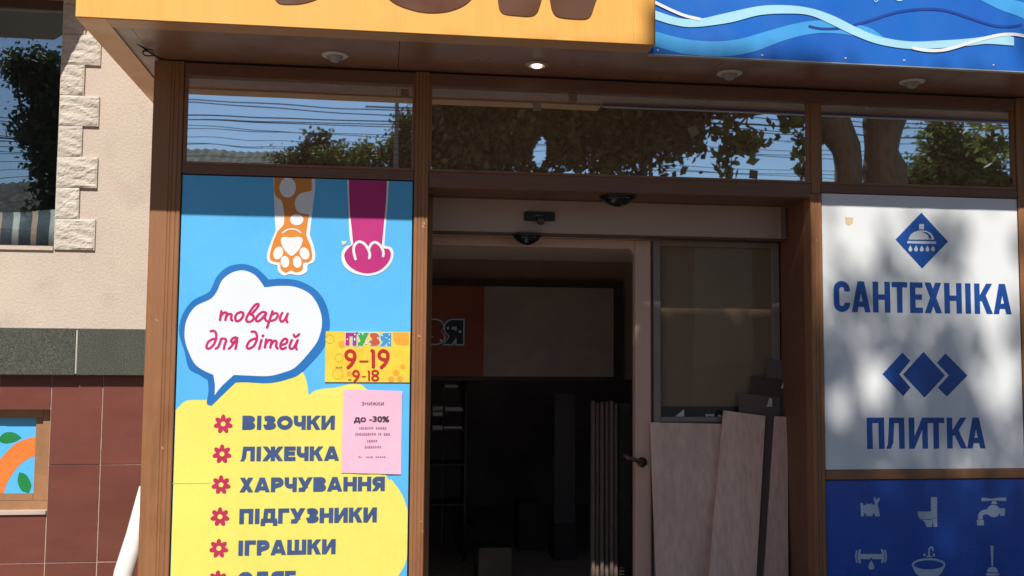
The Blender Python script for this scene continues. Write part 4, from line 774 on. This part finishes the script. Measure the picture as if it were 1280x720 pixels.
# small adhesive squares on the transom panes
for (x, y, s_, r_, lb, c_) in ((671, 133, 5.6, .15, 'pale sticky square on the middle transom pane below the lit lamp', 0), (716, 122, 5.6, .0, 'tan sticky square near the top of the middle transom pane', 1), (867, 164, 6.2, .5, 'tilted pale sticky square right of centre on the middle transom pane', 0), (942, 218, 5.6, -.1, 'brown sticky square low on the middle transom pane near its right end', 1), (1265, 226, 3.6, 0, 'tiny dark sticky square in the lower right corner of the right transom pane', 2), (506, 116, 5, 0, 'faint sticky square at the top right of the left transom pane', 1)):
    Yq = F + .0285; q = P(x, y, Yq); k = Yq / _f; s2 = s_ * k; v = []
    for dy in (0, .0012):
        for a, b in ((-1, -1), (1, -1), (1, 1), (-1, 1)): v.append((q[0] + (a * math.cos(r_) - b * math.sin(r_)) * s2, Yq + dy, q[2] + (a * math.sin(r_) + b * math.cos(r_)) * s2))
    o = mk('sticky_pad', v, [(3, 2, 1, 0), (4, 5, 6, 7), (0, 1, 5, 4), (1, 2, 6, 5), (2, 3, 7, 6), (3, 0, 4, 7)], mat('pad%d' % c_, ((.26, .20, .155), (.24, .15, .09), (.06, .06, .07))[c_], .8, .1, 40), None, base=q); prop(o, lb, 'sticker')

# white handrail pipe at the lower left
hp = MB(); hp.tube([P(186, 610, 5.75), P(170, 668, 5.70), P(155, 715, 5.66), P(150, 745, 5.65), P(152, 800, 5.65), (P(153, 800, 5.65)[0], 5.65, 0)], .052, 16)
prop(hp.build('white_pipe', mat('white_paint', (.85, .85, .83), .35), None, smooth=True, base=(-1.4, 5.66, 0)), 'thick white painted pipe slanting down beside the left pillar', 'pipe')

# ================================================================== THE STREET BEHIND THE CAMERA (seen in the panes)
def leaves(pos, size, r):
    n = len(pos); a = r.normal(size=(n, 3)); a /= np.linalg.norm(a, axis=1)[:, None]; b = np.cross(a, r.normal(size=(n, 3))); b /= np.linalg.norm(b, axis=1)[:, None]
    s = (size * r.uniform(.6, 1.3, n))[:, None]; c = pos
    v = np.stack([c - a * s * .6, c + b * s * .38 - a * s * .1, c + a * s * .6, c - b * s * .38 - a * s * .1], 1).reshape(-1, 3); f = np.arange(4 * n).reshape(n, 4); return v, f
def leafmesh(name, v, f, m, parent):
    o0 = np.array(origin(parent)); me = bpy.data.meshes.new(name); me.from_pydata((v - o0).tolist(), [], f.tolist()); me.materials.append(m); o = bpy.data.objects.new(name, me); COL.objects.link(o); o.parent = parent; return o
def cloud(lobes, n, r, clump=.35, per=26):
    """leaf clusters inside a set of ellipsoids (cx,cy,cz,rx,ry,rz)"""
    vol = np.array([l[3] * l[4] * l[5] for l in lobes]); pick = r.choice(len(lobes), n // per, p=vol / vol.sum()); L = np.array(lobes)[pick]
    d = r.normal(size=(len(pick), 3)); d /= np.linalg.norm(d, axis=1)[:, None]; d *= (r.uniform(.15, 1, len(pick)) ** .45)[:, None]; c = L[:, :3] + d * L[:, 3:]
    return (np.repeat(c, per, 0) + r.normal(size=(len(pick) * per, 3)) * clump * .5)
def shade_keep(X, Y, Z, r):
    """how much foliage stands between the sun and each spot of the shopfront"""
    t = F - Y; xf = X + .2 * t; zf = Z - 1.26 * t; k = np.ones(len(X))
    s = (xf > 2.335)
    k[s & (zf > 1.95)] = .30; k[s & (zf > 1.0) & (zf <= 1.95)] = .5; k[s & (zf > .72) & (zf <= 1.0)] = .5; k[s & (zf > .2) & (zf <= .72)] = .8
    def hole(x, z, rx, rz, val): k[((xf - x) / rx) ** 2 + ((zf - z) / rz) ** 2 < 1] = val
    X_ = lambda px: P(px, 400)[0]; Z_ = lambda py: P(1150, py)[2]
    hole(X_(1185), Z_(290), .13, .20, 1); hole(X_(1105), Z_(310), .10, .12, .4); hole(X_(1090), Z_(400), .22, .12, .5); hole(X_(1165), Z_(430), .22, .12, .9); hole(X_(1060), Z_(380), .14, .16, .6)
    hole(X_(1072), Z_(285), .16, .18, 0); hole(X_(1242), Z_(330), .16, .38, 0); hole(X_(1092), Z_(478), .085, .16, 0); hole(X_(1255), Z_(470), .10, .2, .05); hole(X_(1150), Z_(415), .05, .05, 0); hole(X_(1045), Z_(510), .07, .09, .02)
    hole(X_(1185), Z_(500), .16, .2, .75); hole(X_(1065), Z_(560), .1, .1, .7)
    hole(2.385, 2.15, .045, .34, 0); k[s & (xf < 2.42) & (zf < 1.8)] = 1
    k[(xf < .40) | (zf > np.where(xf > 1.385, np.where(xf < 2.3, 2.49, 2.44), 2.27))] = 0; k[(zf < -.6)] = 1
    hole(X_(1238), 2.62, .06, .14, .6)
    k[s & (t < 8.2) & (zf > .2)] = 0
    return k
def limb(mb, p0, p1, r0, r1, wob, r, n=7):
    p0, p1 = Vector(p0), Vector(p1); pts = []
    for i in range(n + 1):
        t = i / n; q = p0.lerp(p1, t); q += Vector(r.normal(size=3) * wob * math.sin(math.pi * t)); pts.append(q)
    mb.tube(pts, [r0 + (r1 - r0) * i / n for i in range(n + 1)], 10)
r = np.random.default_rng(5)
TY = -1.7; tb = MX(1075, 230, TY)
T1 = thing('plane_tree', (tb[0], TY, 0), 'big twin-trunked street tree by the kerb, its crown over the pavement', 'tree')
tk = MB(); q = lambda x, y: MX(x, y, TY)
lo = q(1066, 240); tk.tube([(tb[0] + .1, TY, -.05), (lo[0] + .15, TY, 1.6), (lo[0] + .05, TY, 3.2), q(1062, 232), q(1061, 205), q(1058, 185), q(1045, 160), q(1035, 140), q(1000, 110), q(950, 60)], [.42, .30, .24, .19, .17, .19, .22, .24, .2, .1], 14)
tk.tube([(tb[0] + .35, TY, -.05), (q(1105, 240)[0], TY, 1.8), q(1108, 240), q(1106, 210), q(1102, 185), q(1107, 160), q(1112, 135), q(1100, 90), q(1060, 30)], [.40, .30, .27, .26, .22, .25, .27, .24, .14], 14)
for a_, b_, r0_ in (((990, 105), (870, 60), .10), ((1010, 120), (820, 150), .09), ((960, 70), (700, -20), .1), ((1060, 60), (1180, -40), .1), ((900, 130), (920, 160), .035), ((870, 150), (935, 175), .025)): limb(tk, q(*a_), Vector(q(*b_)) + Vector((0, r.uniform(-.8, .8), 0)), r0_, r0_ * .3, .12, r)
for e_ in ((2.5, -1, 7.0), (4.4, -3, 8.4), (1.6, -2.4, 7.6), (3.0, .3, 5.8), (1.2, -4.0, 10.6)): limb(tk, (tb[0] - .7, TY, 5.6), e_, .12, .03, .25, r)
tk.v = [tuple(Vector(v_) + Vector((math.sin(v_[2] * 9 + v_[1] * 7), math.cos(v_[2] * 7 + v_[0] * 6), 0)) * .016 + Vector(r.normal(size=3) * .006)) for v_ in tk.v]
tk.build('trunk', bark, T1, smooth=True)
lobes = [(3.0, -2.0, 6.9, 2.9, 2.6, 2.2), (1.7, -2.2, 8.6, 2.0, 2.3, 1.9), (4.6, -1.8, 8.2, 2.3, 2.4, 2.4), (2.4, -1.9, 5.6, 2.2, 1.9, 1.15), (5.9, -2.2, 7.6, 1.5, 2.0, 1.6), (1.2, -2.6, 7.4, 1.4, 1.8, 1.5), (2.9, .1, 6.0, 2.0, 1.2, 1.2), (.7, -2.6, 10.0, 1.3, 1.4, 1.5), (.3, -2.8, 11.4, 1.2, 1.3, 1.3), (.1, -2.5, 12.3, 1.3, 1.2, 1.1), (.5, -1.6, 10.9, 1.1, .9, .9), (1.0, -4.3, 12.4, 1.7, 1.2, 2.2), (1.2, -3.6, 10.8, 1.6, 1.3, 1.4)]
low = [(1.5, -1.9, 4.75, 1.25, .9, .85), (2.9, -1.9, 4.75, 1.2, .9, .85), (3.7, -1.8, 5.0, 1.0, .9, .75), (.9, -2.1, 4.6, .75, .8, .8)]
pos = np.concatenate([cloud(lobes, 210000, r, .38), cloud(low, 38000, r, .25)]); kp = shade_keep(pos[:, 0], pos[:, 1], pos[:, 2], r); pos = pos[r.uniform(size=len(pos)) < kp]
# gaps that show sky in the middle pane
def pane_px(p):
    Yv = 2 * (F + .03) - p[:, 1]; d = np.stack([p[:, 0], Yv, p[:, 2] - EYE], 1); fw, rt, up = np.array(FW), np.array(RT), np.array(UP); w_ = d @ fw; return 640 + _f * (d @ rt) / w_, 360 - _f * (d @ up) / w_
xx, yy = pane_px(pos); cut = (((xx - 674) / 9) ** 2 + ((yy - 188) / 22) ** 2 < 1) | ((xx > 905 + 22 * np.sin(yy / 11)) & (yy > 132) & (xx < 1400)) | ((xx > 880) & (xx < 1025) & (yy > 145)) | (xx < 520) & (yy > 120)
pos = pos[~cut]; v, f = leaves(pos, .085, r); leafmesh('crown', v, f, leafm, T1)['kind'] = 'stuff'
# leafy twigs at the edge of the crown
tw = []
for (x, y, s_) in ((912, 168, .22), (925, 182, .2), (940, 178, .14), (1003, 160, .2), (1006, 185, .14), (1003, 212, .12), (1040, 140, .16), (1048, 170, .12), (905, 205, .16), (880, 150, .3), (855, 150, .3), (1230, 168, .2), (1245, 180, .14), (660, 170, .1), (985, 150, .16)):
    tw.append(np.array(q(x, y)) + r.normal(size=(60, 3)) * s_ * .6)
tw = np.concatenate(tw); tw = tw[r.uniform(size=len(tw)) < shade_keep(tw[:, 0], tw[:, 1], tw[:, 2], r)]
v, f = leaves(tw, .12, r); leafmesh('hanging_twigs', v, f, leafm2, T1)['kind'] = 'stuff'
def tree(px, py, Y, lobes_px, label, m=leafm, n=5000, plane=F + .03, size=.105, kind='street_tree', trunk_r=.13, g='trees across the street'):
    b = MX(px, py, Y, plane); t = thing(kind, (b[0], Y, 0), label, 'tree', g); mb = MB(); top = max(MX(a, c, Y, plane)[2] for a, c, _, _ in lobes_px)
    mb.tube([(b[0], Y, -.1), (b[0] + .1, Y, top * .4), (b[0] - .1, Y + .1, top * .75), (b[0], Y, top)], [trunk_r * 1.4, trunk_r, trunk_r * .7, trunk_r * .2], 8)
    L = []
    for a, c, rx, rz in lobes_px:
        k = (2 * plane - Y) / _f; p = MX(a, c, Y, plane); L.append((p[0], Y, p[2], rx * k, rx * k * .9, rz * k))
        limb(mb, (b[0], Y, top * .45), (p[0], Y, p[2]), trunk_r * .5, .02, .1, r)
    mb.build('trunk', bark, t, smooth=True); L.append((b[0], Y, max(1.8, top * .45), L[0][3] * 1.1, L[0][4] * 1.1, top * .25))
    v, f = leaves(cloud(L, n, r, .3, 18), size, r); leafmesh('crown', v, f, m, t)['kind'] = 'stuff'
tree(1190, 300, -9.0, [(1180, 170, 32, 26), (1195, 205, 50, 30), (1200, 240, 62, 40), (1150, 225, 32, 26), (1230, 225, 25, 25)], 'bushy green tree across the road mirrored in the right transom pane', leafm2, 22000)
tree(440, 230, -13.2, [(440, 200, 50, 16), (470, 186, 20, 14)], 'low bushy tree before the grey roof, mirrored in the left transom pane', leafm2, 13000)
tree(400, 230, -13.6, [(397, 176, 8, 12), (394, 200, 18, 18)], 'slim pointed tree before the grey roof, left of the low bushy one', leafm, 8000)
tree(508, 230, -13.0, [(512, 160, 12, 18), (508, 195, 20, 24)], 'taller reddish-green tree mirrored at the right end of the left transom pane', leafm2, 13000)
tree(360, 240, -13.4, [(362, 203, 22, 10)], 'low hedge-like tree against the grey roof', leafm, 6000)
tree(80, 300, -7.0, [(55, 95, 40, 22), (78, 130, 36, 34), (60, 165, 34, 30), (85, 200, 40, 40), (20, 82, 28, 10)], 'leafy tree mirrored in the upper left window', leafm, 20000, plane=WALL + .118)
# buildings across the street
def house(x0, x1, y0, y1, h, ridge, label, wallc, roofc, nwin):
    t = thing('street_building', ((x0 + x1) / 2, y1, 0), label, 'building', 'buildings across the street'); wm = mat('far_wall_' + str(int(x0)), wallc, .9, .1, 1)
    box('wall', x0, x1, y0, y1, 0, h, wm, t); rm = mat('metal_roof_' + str(int(x0)), roofc, .95, .12, 1.2, spec=.1); v = []; f = []; n = int((x1 - x0) / .22); ym = (y0 + y1) / 2
    for i in range(2 * n + 1):
        x = x0 - .3 + (x1 - x0 + .6) * i / (2 * n); dz = .05 if i % 2 else 0; v += [(x, y1 + .5, h - .05 + dz), (x, ym, ridge + dz), (x, y0 - .5, h - .05 + dz)]
    for i in range(2 * n): a = 3 * i; f += [(a, a + 3, a + 4, a + 1), (a + 1, a + 4, a + 5, a + 2)]
    mk('roof', v, f, rm, t); gb_ = MB(); gb_.v = [(x0 + .01, y0, h), (x0 + .01, y1, h), (x0 + .01, ym, ridge - .02), (x1 - .01, y0, h), (x1 - .01, y1, h), (x1 - .01, ym, ridge - .02)]; gb_.f = [(0, 1, 2), (5, 4, 3)]; gb_.build('gable', wm, t)
    for i in range(nwin):
        for z in (1.0, 3.6):
            if z + 1.5 > h: continue
            cx = x0 + (i + .5) * (x1 - x0) / nwin; w_ = box('window', cx - .6, cx + .6, y1 + .001, y1 + .05, z, z + 1.5, mat('white_sash', (.6, .6, .58), .5), t); box('pane', cx - .52, cx + .52, y1 + .051, y1 + .056, z + .08, z + 1.42, mat('dark_pane', (.03, .035, .04), .1), w_)
house(-28, -8.2, -24, -15.2, 4.9, 6.9, 'farthest left low building with dark brown roof across the street', (.22, .18, .15), (.05, .045, .04), 7)
house(-8, -1.0, -24, -15, 4.9, 7.7, 'long low building with ribbed grey metal roof across the street', (.35, .32, .27), (.085, .095, .08), 3)
house(-.4, 8.6, -22, -15.5, 4.9, 6.5, 'second low building with dark green roof across the street', (.30, .22, .16), (.05, .09, .07), 4)
# street lamp and poles carrying the wires
for (px, py, Y, lb) in ((497, 132, -11.0, 'slim steel pole mirrored near the right end of the left transom pane'), (1400, 150, -9.0, 'steel wire pole standing across the road further right')):
    b = MX(px, py, Y); t = thing('wire_pole', (b[0], Y, 0), lb, 'pole', 'poles of the overhead wires'); MB().tube([(b[0], Y, 0), (b[0], Y, 4), (b[0], Y, b[2] + .3)], [.09, .07, .045], 10).build('mast', greyframe, t); MB().tube([(b[0] - .7, Y, b[2]), (b[0] + .7, Y, b[2])], .02, 6).build('crossarm', greyframe, t)
# overhead wires
wirem = mat('wire_black', (.02, .02, .022), .6)
wl = ['topmost', 'second highest', 'third highest', 'fourth highest', 'fifth highest', 'sixth highest', 'seventh highest', 'eighth highest', 'ninth highest', 'tenth highest', 'eleventh highest', 'lowest']
rows_ = [(121, -8, .016, 2), (128, -5, .013, -4), (133, -5, .016, 7), (137, -6, .014, 9), (141, -6, .014, 4), (152, -7, .011, 5), (157, -7, .011, -8), (164, -8, .010, 4), (172, -8, .011, 6), (181, -9, .011, -10), (189, -9, .010, 3), (197, -9, .012, 5)]
for i, (y, Y, rad, tilt) in enumerate(rows_):
    rad *= .6
    a = Vector(MX(230, y, Y)); L = 34; pts = []
    for k in range(25):
        u = k / 24 * 2 - 1; pts.append((a.x + u * L + 4, Y + u * tilt * .12, a.z + .9 * (u * u) * .55 - .05 + u * tilt * .06))
    o = MB().tube(pts, rad, 5).build('overhead_wire', wirem, None, base=(0, Y, a.z)); prop(o, wl[i] + ' of the black overhead wires mirrored in the left transom pane', 'wire', 'overhead wires along the street')

# faint joints and fixings that the place shows
for px_ in (628, 792): q_ = P(px_, 40, YY); box('panel_joint', q_[0] - .0008, q_[0] + .0008, YY - .0006, YY - .0001, ZS + .003, ZS + 1.14, mat('joint_line', (.62, .32, .07), .6), FS)
q_ = P(925, 81, 4.85); MB().lathe((q_[0], 4.85, ZS + .0078), [(.010, 0), (.008, -.003)], 10).build('screw_cap', mat('screw_cap', (.35, .25, .2), .5), CA)
for (x, y) in ((530, 279), (529, 283), (526, 652), (528, 664), (524, 420), (1021, 300), (196, 400), (203, 560)):
    pr = Print(F - .0006); pr.pxd(x, y, random.uniform(.7, 1.5), random.uniform(1, 2.6), random.uniform(0, 1)); pr.build('nick', mat('chipped_laminate', (.46, .27, .15), .8), SF)
a = P(693, 600, 7.9)[0]; b = P(719, 600, 7.9)[0]
dp = thing('display_stand', ((a + b) / 2, 7.9, 0), 'dim tall display stand deep in the shop left of the mouldings', 'display stand')
box('panel', a, b, 7.9, 7.93, .3, P(705, 492, 7.9)[2], mat('stand_grey', (.10, .09, .09), .6), dp); box('foot', a, b, 7.88, 8.2, .021, .299, mat('stand_foot', (.06, .055, .055), .6), dp)
for i, (x0, x1, yt, lb) in enumerate(((648, 676, 628, 'tallest dim carton of the row deep in the shop'), (572, 592, 655, 'left dim carton of the row deep in the shop'))):
    a = P(x0, 700, 8.3)[0]; b = P(x1, 700, 8.3)[0]; prop(box('carton', a, b, 8.3, 8.6, .021, P(x0, yt, 8.3)[2], mat('dim_carton', (.08, .065, .055), .8), None, bevel=.004, base=(a, 8.3, .021)), lb, 'carton', 'cartons deep in the shop')
